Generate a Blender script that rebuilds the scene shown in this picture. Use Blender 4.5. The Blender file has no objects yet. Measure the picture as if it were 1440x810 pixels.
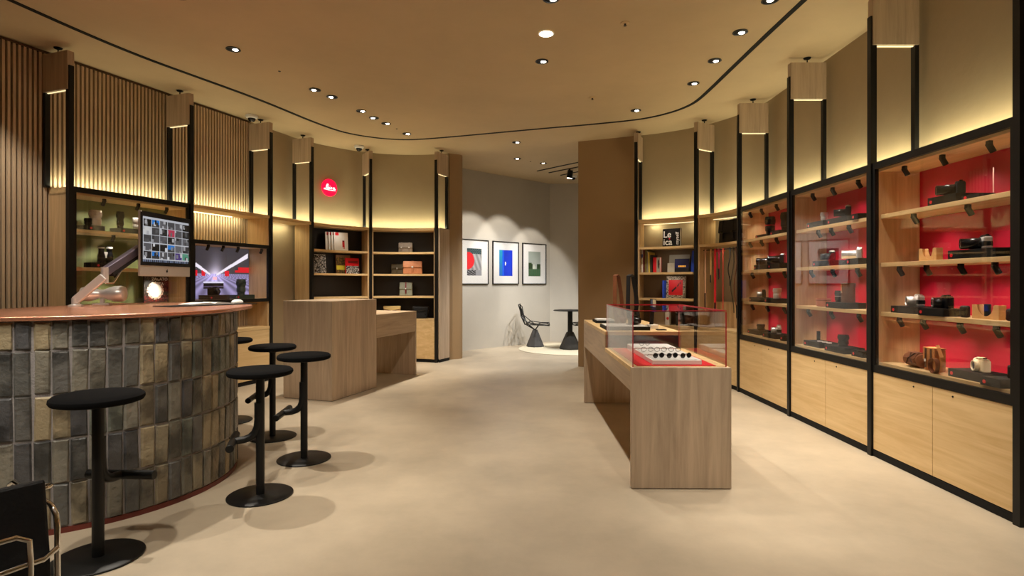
import bpy, bmesh, math, random
from mathutils import Vector, Matrix
random.seed(7)
C = bpy.context.scene.collection
SC = bpy.context.scene
PI = math.pi
H = 1.30            # lens height
HOR = 398.0         # horizon row in the 1440x810 frame
FPX = 800.0         # focal length in pixels
CEIL = 3.5
# ---------------------------------------------------------------- camera, world, exposure
cam = bpy.data.cameras.new('camera'); cam.lens = 20.0; cam.sensor_width = 36.0
cam.shift_y = -7.0 / 1440.0; cam.clip_start = 0.05
co = bpy.data.objects.new('camera', cam); C.objects.link(co)
co.location = (0, 0, H); co.rotation_euler = (PI / 2, 0, 0)
SC.camera = co
w = bpy.data.worlds.new('world'); SC.world = w; w.use_nodes = True
w.node_tree.nodes['Background'].inputs[0].default_value = (1.0, 0.86, 0.66, 1)
w.node_tree.nodes['Background'].inputs[1].default_value = 0.02
vs = SC.view_settings
vs.view_transform = 'Standard'; vs.look = 'None'; vs.gamma = 1.0; vs.use_curve_mapping = False
vs.exposure = 0.22
WARM = (1.0, 0.905, 0.77); LEDC = (1.0, 0.93, 0.60); NEUT = (1.0, 0.93, 0.84); COOL = (0.95, 0.97, 1.0)

def lin(c):
    return tuple((x / 12.92 if x <= 0.04045 else ((x + 0.055) / 1.055) ** 2.4) for x in c)
def rgb(r, g, b): return lin((r / 255, g / 255, b / 255))

def spot(loc, target, power, angle, blend=0.5, color=WARM, radius=0.03):
    l = bpy.data.lights.new('spot_lamp', 'SPOT'); l.energy = power; l.spot_size = math.radians(angle); l.spot_blend = blend
    l.color = color; l.shadow_soft_size = radius
    o = bpy.data.objects.new('spot_lamp', l); C.objects.link(o); o.location = loc
    d = Vector(target) - Vector(loc); o.rotation_euler = d.to_track_quat('-Z', 'Y').to_euler()
    return o
def area(loc, rot, sx, sy, power, color=LEDC, spread=180):
    l = bpy.data.lights.new('led_strip_lamp', 'AREA'); l.shape = 'RECTANGLE'; l.size = sx; l.size_y = sy
    l.energy = power; l.color = color; l.spread = math.radians(spread)
    o = bpy.data.objects.new('led_strip_lamp', l); C.objects.link(o); o.location = loc; o.rotation_euler = rot
    return o
P_DOWN, P_LED, P_SHELF = 105.0, 4.2, 3.1       # strength of the downlights, cove strips and cabinet spotlights

# ---------------------------------------------------------------- materials
MATS = {}
def nodes(name):
    m = bpy.data.materials.new(name); m.use_nodes = True; nt = m.node_tree
    return m, nt, nt.nodes['Principled BSDF'], nt.nodes.new, nt.links.new
def mat(name, col, rough=0.5, metal=0.0, spec=0.5, coat=0.0, noise=0.0, nscale=8.0, bump=0.0, bscale=60.0):
    if name in MATS: return MATS[name]
    m, nt, b, N, L = nodes(name)
    b.inputs['Base Color'].default_value = (*col, 1); b.inputs['Roughness'].default_value = rough
    b.inputs['Metallic'].default_value = metal; b.inputs['Specular IOR Level'].default_value = spec
    b.inputs['Coat Weight'].default_value = coat
    tc = N('ShaderNodeTexCoord')
    if noise:
        n = N('ShaderNodeTexNoise'); n.inputs['Scale'].default_value = nscale; n.inputs['Detail'].default_value = 5
        r = N('ShaderNodeValToRGB'); L(tc.outputs['Object'], n.inputs['Vector']); L(n.outputs['Fac'], r.inputs[0])
        r.color_ramp.elements[0].position = 0.3; r.color_ramp.elements[1].position = 0.7
        r.color_ramp.elements[0].color = (*[c * (1 - noise) for c in col], 1)
        r.color_ramp.elements[1].color = (*[min(1, c * (1 + noise)) for c in col], 1)
        L(r.outputs[0], b.inputs['Base Color'])
    if bump:
        n = N('ShaderNodeTexNoise'); n.inputs['Scale'].default_value = bscale; n.inputs['Detail'].default_value = 4
        bp = N('ShaderNodeBump'); bp.inputs['Strength'].default_value = bump; bp.inputs['Distance'].default_value = 0.01
        L(tc.outputs['Object'], n.inputs['Vector']); L(n.outputs['Fac'], bp.inputs['Height']); L(bp.outputs[0], b.inputs['Normal'])
    MATS[name] = m; return m
def emit(name, col, strength):
    if name in MATS: return MATS[name]
    m, nt, b, N, L = nodes(name)
    b.inputs['Base Color'].default_value = (*col, 1)
    b.inputs['Emission Color'].default_value = (*col, 1); b.inputs['Emission Strength'].default_value = strength
    try: m.cycles.emission_sampling = 'NONE' if strength > 4 else 'AUTO'
    except Exception: pass
    MATS[name] = m; return m
def wood(name, c1, c2, axis='z', plank=0.12, rough=0.45, vary=0.14):
    if name in MATS: return MATS[name]
    m, nt, b, N, L = nodes(name)
    tc = N('ShaderNodeTexCoord'); mp = N('ShaderNodeMapping')
    s = {'x': (0.9, 14, 14), 'y': (14, 0.9, 14), 'z': (14, 14, 0.9)}[axis]
    mp.inputs['Scale'].default_value = s; L(tc.outputs['Object'], mp.inputs['Vector'])
    n = N('ShaderNodeTexNoise'); n.inputs['Scale'].default_value = 1.6; n.inputs['Detail'].default_value = 7
    n.inputs['Roughness'].default_value = 0.62; n.inputs['Distortion'].default_value = 0.6
    L(mp.outputs[0], n.inputs['Vector'])
    r = N('ShaderNodeValToRGB'); r.color_ramp.elements[0].position = 0.32; r.color_ramp.elements[1].position = 0.68
    r.color_ramp.elements[0].color = (*c1, 1); r.color_ramp.elements[1].color = (*c2, 1)
    L(n.outputs['Fac'], r.inputs[0])
    sep = N('ShaderNodeSeparateXYZ'); L(tc.outputs['Object'], sep.inputs[0])
    ad = N('ShaderNodeMath'); ad.operation = 'ADD'
    pair = {'z': ('X', 'Y'), 'x': ('Z', 'Y'), 'y': ('X', 'Z')}[axis]
    L(sep.outputs[pair[0]], ad.inputs[0]); L(sep.outputs[pair[1]], ad.inputs[1])
    dv = N('ShaderNodeMath'); dv.operation = 'DIVIDE'; L(ad.outputs[0], dv.inputs[0]); dv.inputs[1].default_value = plank
    fl = N('ShaderNodeMath'); fl.operation = 'FLOOR'; L(dv.outputs[0], fl.inputs[0])
    wn = N('ShaderNodeTexWhiteNoise'); wn.noise_dimensions = '1D'; L(fl.outputs[0], wn.inputs['W'])
    hs = N('ShaderNodeHueSaturation'); mr = N('ShaderNodeMapRange'); L(wn.outputs['Value'], mr.inputs[0])
    mr.inputs['To Min'].default_value = 1 - vary; mr.inputs['To Max'].default_value = 1 + vary
    L(mr.outputs[0], hs.inputs['Value']); L(r.outputs[0], hs.inputs['Color'])
    L(hs.outputs[0], b.inputs['Base Color']); b.inputs['Roughness'].default_value = rough
    bp = N('ShaderNodeBump'); bp.inputs['Strength'].default_value = 0.08; bp.inputs['Distance'].default_value = 0.004
    L(n.outputs['Fac'], bp.inputs['Height']); L(bp.outputs[0], b.inputs['Normal'])
    MATS[name] = m; return m
def glass(name, tint=(1, 1, 1), base=0.05):
    if name in MATS: return MATS[name]
    m = bpy.data.materials.new(name); m.use_nodes = True; nt = m.node_tree; nt.nodes.clear(); N = nt.nodes.new; L = nt.links.new
    out = N('ShaderNodeOutputMaterial'); mx = N('ShaderNodeMixShader'); t = N('ShaderNodeBsdfTransparent'); g = N('ShaderNodeBsdfGlossy')
    t.inputs[0].default_value = (*tint, 1); g.inputs['Roughness'].default_value = 0.0
    ge = N('ShaderNodeNewGeometry'); dt = N('ShaderNodeVectorMath'); dt.operation = 'DOT_PRODUCT'
    L(ge.outputs['Normal'], dt.inputs[0]); L(ge.outputs['Incoming'], dt.inputs[1])
    ab = N('ShaderNodeMath'); ab.operation = 'ABSOLUTE'; L(dt.outputs['Value'], ab.inputs[0])
    om = N('ShaderNodeMath'); om.operation = 'SUBTRACT'; om.inputs[0].default_value = 1.0; L(ab.outputs[0], om.inputs[1])
    pw = N('ShaderNodeMath'); pw.operation = 'POWER'; L(om.outputs[0], pw.inputs[0]); pw.inputs[1].default_value = 5.0
    f = N('ShaderNodeMath'); f.operation = 'MULTIPLY_ADD'; L(pw.outputs[0], f.inputs[0]); f.inputs[1].default_value = 1 - base; f.inputs[2].default_value = base
    L(f.outputs[0], mx.inputs[0]); L(t.outputs[0], mx.inputs[1]); L(g.outputs[0], mx.inputs[2]); L(mx.outputs[0], out.inputs[0])
    MATS[name] = m; return m
def painted(name, strength=0.0, rough=0.5):
    if name in MATS: return MATS[name]
    m, nt, b, N, L = nodes(name)
    a = N('ShaderNodeAttribute'); a.attribute_name = 'Col'
    if strength:
        b.inputs['Base Color'].default_value = (0.01, 0.01, 0.01, 1)
        L(a.outputs['Color'], b.inputs['Emission Color']); b.inputs['Emission Strength'].default_value = strength
    else: L(a.outputs['Color'], b.inputs['Base Color'])
    b.inputs['Roughness'].default_value = rough
    MATS[name] = m; return m
def plaster(name, col, var=0.10, bump=0.25, rough=0.75, scale=1.2):
    if name in MATS: return MATS[name]
    m, nt, b, N, L = nodes(name)
    tc = N('ShaderNodeTexCoord')
    n = N('ShaderNodeTexNoise'); n.inputs['Scale'].default_value = scale; n.inputs['Detail'].default_value = 8; n.inputs['Roughness'].default_value = 0.65
    L(tc.outputs['Object'], n.inputs['Vector'])
    r = N('ShaderNodeValToRGB'); r.color_ramp.elements[0].position = 0.3; r.color_ramp.elements[1].position = 0.72
    r.color_ramp.elements[0].color = (*[c * (1 - var) for c in col], 1); r.color_ramp.elements[1].color = (*[c * (1 + var) for c in col], 1)
    L(n.outputs['Fac'], r.inputs[0]); L(r.outputs[0], b.inputs['Base Color'])
    n2 = N('ShaderNodeTexNoise'); n2.inputs['Scale'].default_value = 14; n2.inputs['Detail'].default_value = 6
    L(tc.outputs['Object'], n2.inputs['Vector'])
    bp = N('ShaderNodeBump'); bp.inputs['Strength'].default_value = bump; bp.inputs['Distance'].default_value = 0.01
    L(n2.outputs['Fac'], bp.inputs['Height']); L(bp.outputs[0], b.inputs['Normal']); b.inputs['Roughness'].default_value = rough
    MATS[name] = m; return m
def brickmat():
    m, nt, b, N, L = nodes('glazed_brick')
    oi = N('ShaderNodeObjectInfo'); r = N('ShaderNodeValToRGB'); cr = r.color_ramp; cr.interpolation = 'CONSTANT'
    cols = [(112, 108, 96), (146, 136, 114), (98, 98, 95), (160, 146, 118), (86, 86, 88), (134, 130, 118), (166, 152, 124), (116, 120, 110), (140, 128, 106), (104, 103, 100)]
    cr.elements[0].position = 0; cr.elements[0].color = (*rgb(*cols[0]), 1); cr.elements[1].position = 0.1; cr.elements[1].color = (*rgb(*cols[1]), 1)
    for i in range(2, 10):
        e = cr.elements.new(i / 10); e.color = (*rgb(*cols[i]), 1)
    L(oi.outputs['Random'], r.inputs[0])
    tc = N('ShaderNodeTexCoord'); ad = N('ShaderNodeVectorMath'); ad.operation = 'ADD'
    sc = N('ShaderNodeMath'); sc.operation = 'MULTIPLY'; sc.inputs[1].default_value = 37.0; L(oi.outputs['Random'], sc.inputs[0])
    L(tc.outputs['Object'], ad.inputs[0]); L(sc.outputs[0], ad.inputs[1])
    n = N('ShaderNodeTexNoise'); n.inputs['Scale'].default_value = 5.5; n.inputs['Detail'].default_value = 5; L(ad.outputs[0], n.inputs['Vector'])
    r2 = N('ShaderNodeValToRGB'); r2.color_ramp.elements[0].position = 0.40; r2.color_ramp.elements[1].position = 0.56
    r2.color_ramp.elements[0].color = (0.24, 0.24, 0.25, 1); r2.color_ramp.elements[1].color = (1, 1, 1, 1)
    L(n.outputs['Fac'], r2.inputs[0])
    mx = N('ShaderNodeMixRGB'); mx.blend_type = 'MULTIPLY'; mx.inputs[0].default_value = 0.85
    L(r.outputs[0], mx.inputs[1]); L(r2.outputs[0], mx.inputs[2]); L(mx.outputs[0], b.inputs['Base Color'])
    n2 = N('ShaderNodeTexNoise'); n2.inputs['Scale'].default_value = 45; n2.inputs['Detail'].default_value = 5; L(ad.outputs[0], n2.inputs['Vector'])
    bp = N('ShaderNodeBump'); bp.inputs['Strength'].default_value = 0.9; bp.inputs['Distance'].default_value = 0.008
    L(n2.outputs['Fac'], bp.inputs['Height']); L(bp.outputs[0], b.inputs['Normal'])
    b.inputs['Roughness'].default_value = 0.34
    return m

BLACK = mat('black_powder_coat', (0.006, 0.006, 0.006), 0.42, spec=0.3)
BLACKM = mat('black_matte', (0.009, 0.0085, 0.008), 0.75, spec=0.2)
BLACKG = mat('black_gloss', (0.008, 0.008, 0.009), 0.16)
SEATM = mat('black_stool_felt', (0.004, 0.004, 0.0045), 0.95, spec=0.15, bump=0.3, bscale=400)
OAK = wood('lit_oak_upright', rgb(186, 152, 108), rgb(214, 182, 136), 'z', 0.13, 0.5, 0.07)  # cabinet oak: yellower tone of the light from above put into colour
OAKX = wood('lit_oak_level', rgb(206, 172, 118), rgb(226, 196, 146), 'x', 0.6, 0.5, 0.05)
OAKD = wood('shaded_oak_boards', rgb(172, 150, 126), rgb(200, 178, 152), 'z', 0.14, 0.45, 0.07)  # same veneer in shade; its grey-brown tone put into the colour
OAKDX = wood('shaded_oak_level', rgb(170, 146, 118), rgb(202, 178, 148), 'y', 0.5, 0.45, 0.06)
SLAT = wood('slat_oak', rgb(196, 170, 138), rgb(222, 200, 168), 'z', 0.05, 0.6, 0.10)
SLATBACK = mat('slat_backing', rgb(30, 20, 13), 0.9)
PLASTER = plaster('sand_plaster', rgb(163, 145, 115), 0.07, 0.22)
CEILM = plaster('ceiling_plaster', rgb(192, 171, 136), 0.09, 0.10, 0.8, 0.7)
BROWNP = plaster('brown_plaster', rgb(160, 132, 96), 0.05, 0.15)
GREYP = plaster('grey_plaster', rgb(186, 180, 168), 0.05, 0.12)
FLOORM = plaster('beige_microcement', rgb(180, 166, 144), 0.20, 0.06, 0.42, 1.1)
RED = mat('red_lacquer', rgb(192, 8, 50), 0.55, noise=0.03)
GREEN = mat('olive_green_lining', rgb(100, 108, 62), 0.6)
DARKBACK = mat('near_black_lining', rgb(24, 20, 18), 0.7)
BROWNBACK = mat('taupe_lining', rgb(116, 96, 72), 0.7)
COPPER = mat('brushed_copper', rgb(226, 162, 132), 0.27, 0.75, noise=0.06, nscale=3)
OXIDE = mat('oxide_red_plinth', rgb(110, 44, 34), 0.5)
MORTAR = mat('grey_mortar', rgb(150, 145, 144), 0.9, bump=0.4, bscale=120)
BRICK = brickmat()
CHROME = mat('chrome', (0.8, 0.8, 0.8), 0.08, 1.0)
SILVER = mat('satin_silver', (0.78, 0.77, 0.75), 0.3, 0.6)
ALU = mat('pale_aluminium', rgb(196, 190, 180), 0.4, 0.6)
WHITE = mat('white_paper', rgb(232, 230, 226), 0.6)
WHITEG = mat('white_gloss', rgb(235, 234, 230), 0.3)
CREAM = mat('cream_leather', rgb(232, 214, 176), 0.5)
TAN = mat('tan_leather', rgb(186, 122, 66), 0.5, noise=0.12, nscale=30)
PALETAN = mat('natural_leather', rgb(218, 170, 112), 0.5, noise=0.06, nscale=30)
BROWNL = mat('brown_leather', rgb(112, 64, 36), 0.5, noise=0.15, nscale=30)
GREYL = mat('grey_leather', rgb(128, 116, 104), 0.6, noise=0.1, nscale=30)
SAGE = mat('sage_canvas', rgb(128, 132, 118), 0.8, noise=0.1, nscale=60)
OLIVE = mat('olive_canvas', rgb(66, 56, 34), 0.7, noise=0.15, nscale=40)
BLEATHER = mat('black_leather', (0.010, 0.010, 0.011), 0.5, spec=0.3, bump=0.25, bscale=90)
REDM = mat('red_print', rgb(208, 24, 40), 0.5)
REDDOT = mat('red_emblem', rgb(226, 30, 40), 0.4)
REDREFLECT = mat('red_edge_reflection', rgb(170, 12, 30), 0.3)  # red mirrored in the glass box edges, put in as colour
GREYSTONE = mat('dark_concrete', rgb(74, 72, 72), 0.8, noise=0.25, nscale=6)
GREYDK = mat('anthracite', rgb(58, 56, 52), 0.6)
RUG = mat('cream_rug', rgb(226, 216, 190), 0.95, bump=0.5, bscale=300)
BLUE = mat('blue_print', rgb(30, 70, 190), 0.5)
YELLOW = mat('yellow_print', rgb(240, 214, 110), 0.5)
GREYC = mat('grey_card', rgb(150, 146, 134), 0.6)
MAROON = mat('maroon_print', rgb(104, 24, 24), 0.5)
OLIVEC = mat('olive_card', rgb(120, 108, 62), 0.6)
LENSG = mat('lens_glass', (0.012, 0.012, 0.03), 0.03, coat=1.0)
GLASS = glass('clear_glass'); TGLASS = glass('showcase_glass', (0.985, 0.975, 0.97))
LAMP = emit('downlight_glow', (1.0, 0.90, 0.74), 22.0)
LEDM = emit('led_glow', (1.0, 0.86, 0.5), 0.9)
SIGNRED = emit('sign_red_glow', (0.85, 0.0, 0.045), 1.0)
SIGNWHITE = emit('sign_white_glow', (1, 0.98, 0.97), 1.1)
PRINT = painted('printed_paper'); SCREEN = painted('screen_glow', 0.62, 0.2); BACKLIT = painted('backlit_print', 1.15, 0.4)

# ---------------------------------------------------------------- mesh building
class MB:
    def __init__(s): s.v = []; s.f = []
    def quadbox(s, pts):                      # eight points: four below, four above, both counter-clockwise
        b = len(s.v); s.v += [tuple(p) for p in pts]
        for q in ((3, 2, 1, 0), (4, 5, 6, 7), (0, 1, 5, 4), (1, 2, 6, 5), (2, 3, 7, 6), (3, 0, 4, 7)): s.f.append([b + i for i in q])
        return s
    def box(s, x0, x1, y0, y1, z0, z1):
        return s.quadbox([(x0, y0, z0), (x1, y0, z0), (x1, y1, z0), (x0, y1, z0), (x0, y0, z1), (x1, y0, z1), (x1, y1, z1), (x0, y1, z1)])
    def prism(s, poly, z0, z1):
        n = len(poly); b = len(s.v)
        s.v += [(p[0], p[1], z0) for p in poly] + [(p[0], p[1], z1) for p in poly]
        s.f.append([b + i for i in reversed(range(n))]); s.f.append([b + n + i for i in range(n)])
        for i in range(n):
            j = (i + 1) % n; s.f.append([b + i, b + j, b + n + j, b + n + i])
        return s
    def lathe(s, prof, n=20, c=(0, 0, 0), axis='z', caps=True):
        b = len(s.v)
        for (r, h) in prof:
            for k in range(n):
                a = 2 * PI * k / n; p = (r * math.cos(a), r * math.sin(a), h)
                if axis == 'y': p = (p[0], -p[2], p[1])        # grows towards -y
                elif axis == 'x': p = (p[2], p[0], p[1])
                s.v.append((p[0] + c[0], p[1] + c[1], p[2] + c[2]))
        m = len(prof)
        for i in range(m - 1):
            for k in range(n):
                l = (k + 1) % n; s.f.append([b + i * n + k, b + i * n + l, b + (i + 1) * n + l, b + (i + 1) * n + k])
        if caps:
            s.f.append([b + k for k in reversed(range(n))]); s.f.append([b + (m - 1) * n + k for k in range(n)])
        return s
    def tube(s, path, r, n=8, closed=False):
        P = [Vector(p) for p in path]; m = len(P); b = len(s.v); up = None
        for i in range(m):
            if closed: d = (P[(i + 1) % m] - P[i - 1])
            else: d = P[min(i + 1, m - 1)] - P[max(i - 1, 0)]
            d.normalize()
            if up is None: up = d.orthogonal().normalized()
            up = (up - d * up.dot(d)).normalized(); sd = d.cross(up)
            rr = r[i] if isinstance(r, (list, tuple)) else r
            for k in range(n):
                a = 2 * PI * k / n; s.v.append(tuple(P[i] + up * (rr * math.cos(a)) + sd * (rr * math.sin(a))))
        for i in range(m if closed else m - 1):
            i2 = (i + 1) % m
            for k in range(n):
                l = (k + 1) % n; s.f.append([b + i * n + k, b + i * n + l, b + i2 * n + l, b + i2 * n + k])
        if not closed:
            s.f.append([b + k for k in reversed(range(n))]); s.f.append([b + (m - 1) * n + k for k in range(n)])
        return s
    def strap(s, path, wd, th, side=(0, 1, 0)):    # flat band along a path
        P = [Vector(p) for p in path]; S = Vector(side).normalized(); b = len(s.v); m = len(P)
        for i in range(m):
            d = (P[min(i + 1, m - 1)] - P[max(i - 1, 0)]).normalized(); nn = d.cross(S).normalized()
            for a, c in ((-1, -1), (1, -1), (1, 1), (-1, 1)): s.v.append(tuple(P[i] + S * (a * wd / 2) + nn * (c * th / 2)))
        for i in range(m - 1):
            for k in range(4):
                l = (k + 1) % 4; s.f.append([b + i * 4 + k, b + i * 4 + l, b + i * 4 + 4 + l, b + i * 4 + 4 + k])
        s.f.append([b + 3, b + 2, b + 1, b]); e = b + (m - 1) * 4; s.f.append([e, e + 1, e + 2, e + 3])
        return s
    def mesh(s, name, smooth=False):
        me = bpy.data.meshes.new(name); me.from_pydata(s.v, [], s.f)
        bm = bmesh.new(); bm.from_mesh(me); bmesh.ops.recalc_face_normals(bm, faces=bm.faces[:]); bm.to_mesh(me); bm.free()
        if smooth:
            me.polygons.foreach_set('use_smooth', [True] * len(me.polygons)); me.set_sharp_from_angle(angle=0.7)
        return me
def ob(name, mb, m, parent=None, loc=(0, 0, 0), rot=(0, 0, 0), smooth=False, bevel=0.0, seg=2):
    me = mb.mesh(name, smooth) if isinstance(mb, MB) else mb
    if m is not None:
        me.materials.clear(); me.materials.append(m)
    o = bpy.data.objects.new(name, me); C.objects.link(o); o.location = loc; o.rotation_euler = rot
    if parent: o.parent = parent
    if bevel:
        b = o.modifiers.new('edge', 'BEVEL'); b.width = bevel; b.segments = seg; b.limit_method = 'ANGLE'; b.harden_normals = False
    return o
def B(*a): return MB().box(*a)
def thing(name, label, cat, loc=(0, 0, 0), rz=0.0, group=None):
    o = bpy.data.objects.new(name, None); C.objects.link(o); o.location = loc; o.rotation_euler = (0, 0, rz); o.empty_display_size = 0.1
    o['label'] = label; o['category'] = cat
    if group: o['group'] = group
    return o
def struct(name, mb, m, **k):
    o = ob(name, mb, m, **k); o['kind'] = 'structure'; return o
def copy_tree(o, parent=None):
    c = o.copy(); C.objects.link(c)
    if parent: c.parent = parent
    for ch in [x for x in bpy.data.objects if x.parent == o]: copy_tree(ch, c)
    return c
def image(name, wd, ht, nx, ny, fn, m, parent, loc=(0, 0, 0), rot=(0, 0, 0)):
    # flat print: a fine grid whose cells carry the picture's colours; stands upright and faces -y
    v = [(wd * i / nx, 0, ht * j / ny) for j in range(ny + 1) for i in range(nx + 1)]
    f = [[j * (nx + 1) + i, j * (nx + 1) + i + 1, (j + 1) * (nx + 1) + i + 1, (j + 1) * (nx + 1) + i] for j in range(ny) for i in range(nx)]
    me = bpy.data.meshes.new(name); me.from_pydata(v, [], f)
    at = me.color_attributes.new('Col', 'FLOAT_COLOR', 'CORNER'); d = []
    for j in range(ny):
        for i in range(nx):
            c = lin(fn((i + 0.5) / nx, (j + 0.5) / ny)); d += [*c, 1.0] * 4
    at.data.foreach_set('color', d)
    me.materials.append(m)
    o = bpy.data.objects.new(name, me); C.objects.link(o); o.location = loc; o.rotation_euler = rot; o.parent = parent
    return o
def text(name, s, size, m, parent, loc, rot=(PI / 2, 0, 0), bold=0.0, shear=0.0):
    cu = bpy.data.curves.new(name, 'FONT'); cu.body = s; cu.size = size; cu.extrude = 0.0008; cu.offset = bold; cu.shear = shear
    t = bpy.data.objects.new('tmp', cu); C.objects.link(t)
    dg = bpy.context.evaluated_depsgraph_get(); dg.update()
    me = bpy.data.meshes.new_from_object(t.evaluated_get(dg)); bpy.data.objects.remove(t)
    me.materials.clear(); me.materials.append(m)
    o = bpy.data.objects.new(name, me); C.objects.link(o); o.location = loc; o.rotation_euler = rot; o.parent = parent
    return o
def ray(px, P, Q, inset=0.0):
    # where the sight line of picture column px meets the vertical plane through P and Q moved sideways by inset
    k = (px - 720.0) / FPX; d = Vector((Q[0] - P[0], Q[1] - P[1])).normalized(); n = Vector((-d.y, d.x))
    p = Vector(P[:2]) + n * inset
    t = (k * p.y - p.x) / (d.x - k * d.y)
    return p + d * t
def arc_pts(P, Q, sag, n=12):
    # concave front edge from P to Q; sag > 0 moves the middle to the left of P->Q
    P = Vector(P[:2]); Q = Vector(Q[:2]); d = Q - P; L = d.length; d.normalize(); nn = Vector((-d.y, d.x))
    if abs(sag) < 1e-4: return [P.copy(), Q.copy()]
    R = (L * L / 4 + sag * sag) / (2 * sag); out = []
    half = math.asin(min(1, L / 2 / abs(R)))
    for i in range(n + 1):
        a = -half + 2 * half * i / n
        out.append(P + d * (L / 2 + abs(R) * math.sin(a)) + nn * (sag - (R - R * math.cos(a))))
    return out

# ---------------------------------------------------------------- plan of the room
D = 0.35
def nrm(deg): return Vector((math.cos(math.radians(deg)), math.sin(math.radians(deg))))
LF = [((-4.08, 5.26), -20), ((-3.63, 6.44), -20), ((-3.22, 7.60), -20), ((-2.95, 8.40), -22), ((-2.29, 9.22), -58), ((-1.24, 9.28), -114)]
RF = [((1.77, 8.12), 246.5), ((2.45, 7.58), 213.5), ((2.71, 6.81), 180), ((2.71, 5.56), 180), ((2.71, 4.30), 180), ((2.71, 3.045), 180)]
def bk(e, d=D): return Vector(e[0]) - nrm(e[1]) * d
def sag_of(e1, e2, P, Q):
    th = abs((e2[1] - e1[1] + 180) % 360 - 180)
    return (Vector(Q) - Vector(P)).length / 2 * math.tan(math.radians(th) / 4)
WD = 0.39
def wall_run(es):
    pts = [bk(es[0], WD)]
    for a, b in zip(es, es[1:]):
        P, Q = bk(a, WD), bk(b, WD); pts += arc_pts(P, Q, sag_of(a, b, P, Q))[1:]
    return pts
def wall(name, path, m, th=0.12, z1=CEIL, z0=0.0, smooth=True):
    P = [Vector(p[:2]) for p in path]; O = []
    for i, p in enumerate(P):
        d1 = (P[i] - P[i - 1]).normalized() if i else (P[1] - P[0]).normalized()
        d2 = (P[i + 1] - P[i]).normalized() if i < len(P) - 1 else d1
        n1 = Vector((-d1.y, d1.x)); n2 = Vector((-d2.y, d2.x)); nn = (n1 + n2).normalized()
        O.append(p + nn * (th / max(0.4, nn.dot(n1))))
    mb = MB()
    mb.v = [(p.x, p.y, z0) for p in P] + [(p.x, p.y, z0) for p in O] + [(p.x, p.y, z1) for p in P] + [(p.x, p.y, z1) for p in O]
    n = len(P)
    for i in range(n - 1):
        mb.f += [[i, i + 1, 2 * n + i + 1, 2 * n + i], [n + i + 1, n + i, 3 * n + i, 3 * n + i + 1], [2 * n + i, 2 * n + i + 1, 3 * n + i + 1, 3 * n + i], [i + 1, i, n + i, n + i + 1]]
    mb.f += [[0, 2 * n, 3 * n, n], [n - 1, 2 * n - 1, 4 * n - 1, 3 * n - 1]]
    return struct(name, mb, m, smooth=smooth)
b1, b3 = bk(LF[0], WD), bk(LF[2], WD)
sd = (b3 - b1).normalized()
start = b1 - sd * 2.9
struct('floor', B(-6.2, 3.6, -2.6, 13.2, -0.1, 0.0), FLOORM)
struct('ceiling', B(-6.2, 3.6, -2.6, 13.2, CEIL, CEIL + 0.1), CEILM)
wl = wall('wall_left', [(start.x, -2.2), start, b1, bk(LF[1], WD), b3 ], SLATBACK)
end = bk(LF[5], WD)
col = [end + Vector((0.02, 0.01)), (-0.98, 9.70), (-0.93, 9.725), (-0.885, 9.76), (-0.862, 9.81), (-0.86, 9.87), (-1.115, 10.762)]
wall('wall_left_far', [b3] + wall_run(LF[2:])[1:], PLASTER)
wall('wall_column', col, BROWNP, 0.05)
wall('wall_gallery', [(-1.115, 10.762), (0.84, 12.62), (3.3, 12.40)], GREYP, smooth=False)
wall('wall_gallery_side', [(3.3, 12.40), (3.3, 9.0)], GREYP)
rr = wall_run(RF[:3]); rb = rr[0]
wall('wall_right', rr + [(RF[3][0][0] + WD, 5.56), (3.10, 3.0), (3.10, -2.2)], PLASTER)
pe = Vector((1.03, 8.85)); pd = (rb - pe).normalized(); pn = Vector((-pd.y, pd.x))
wall('wall_partition', [pe, rb + pd * 0.02], BROWNP, 0.16, smooth=False)
wall('wall_rear', [(3.10, -2.2), (start.x, -2.2)], PLASTER)
struct('trim_1', MB().prism([tuple(pe + pn * 0.16 + pd * 0.06), tuple(pe + pn * 0.17 + pd * 0.06), tuple(pe + pn * 0.17 + pd * 1.0), tuple(pe + pn * 0.16 + pd * 1.0)], 0, 0.08), GREYP)
# slat cladding: every slat a piece of the left wall
slat_me = None
pitch, q = 0.042, -1.3
Lsl = (b3 - b1).length
slat_src = MB().box(-0.0108, 0.0108, -0.034, 0.0, 0.0, 3.46).mesh('slat'); slat_src.materials.append(SLAT)
sang = math.atan2(sd.y, sd.x); i = 0
while q < Lsl - 0.01:
    p = b1 + sd * q
    o = bpy.data.objects.new('slat', slat_src); C.objects.link(o); o.location = (p.x, p.y, 0.01); o.rotation_euler = (0, 0, sang); o.parent = wl
    q += pitch
hp, hq = b1 - sd * 1.3, b3
ob('slat_header', MB().box(0, (hq - hp).length, -0.03, 0.0, 3.47, 3.495), mat('dark_header', rgb(80, 60, 40), 0.7), wl, (hp.x, hp.y, 0), (0, 0, sang))

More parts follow.
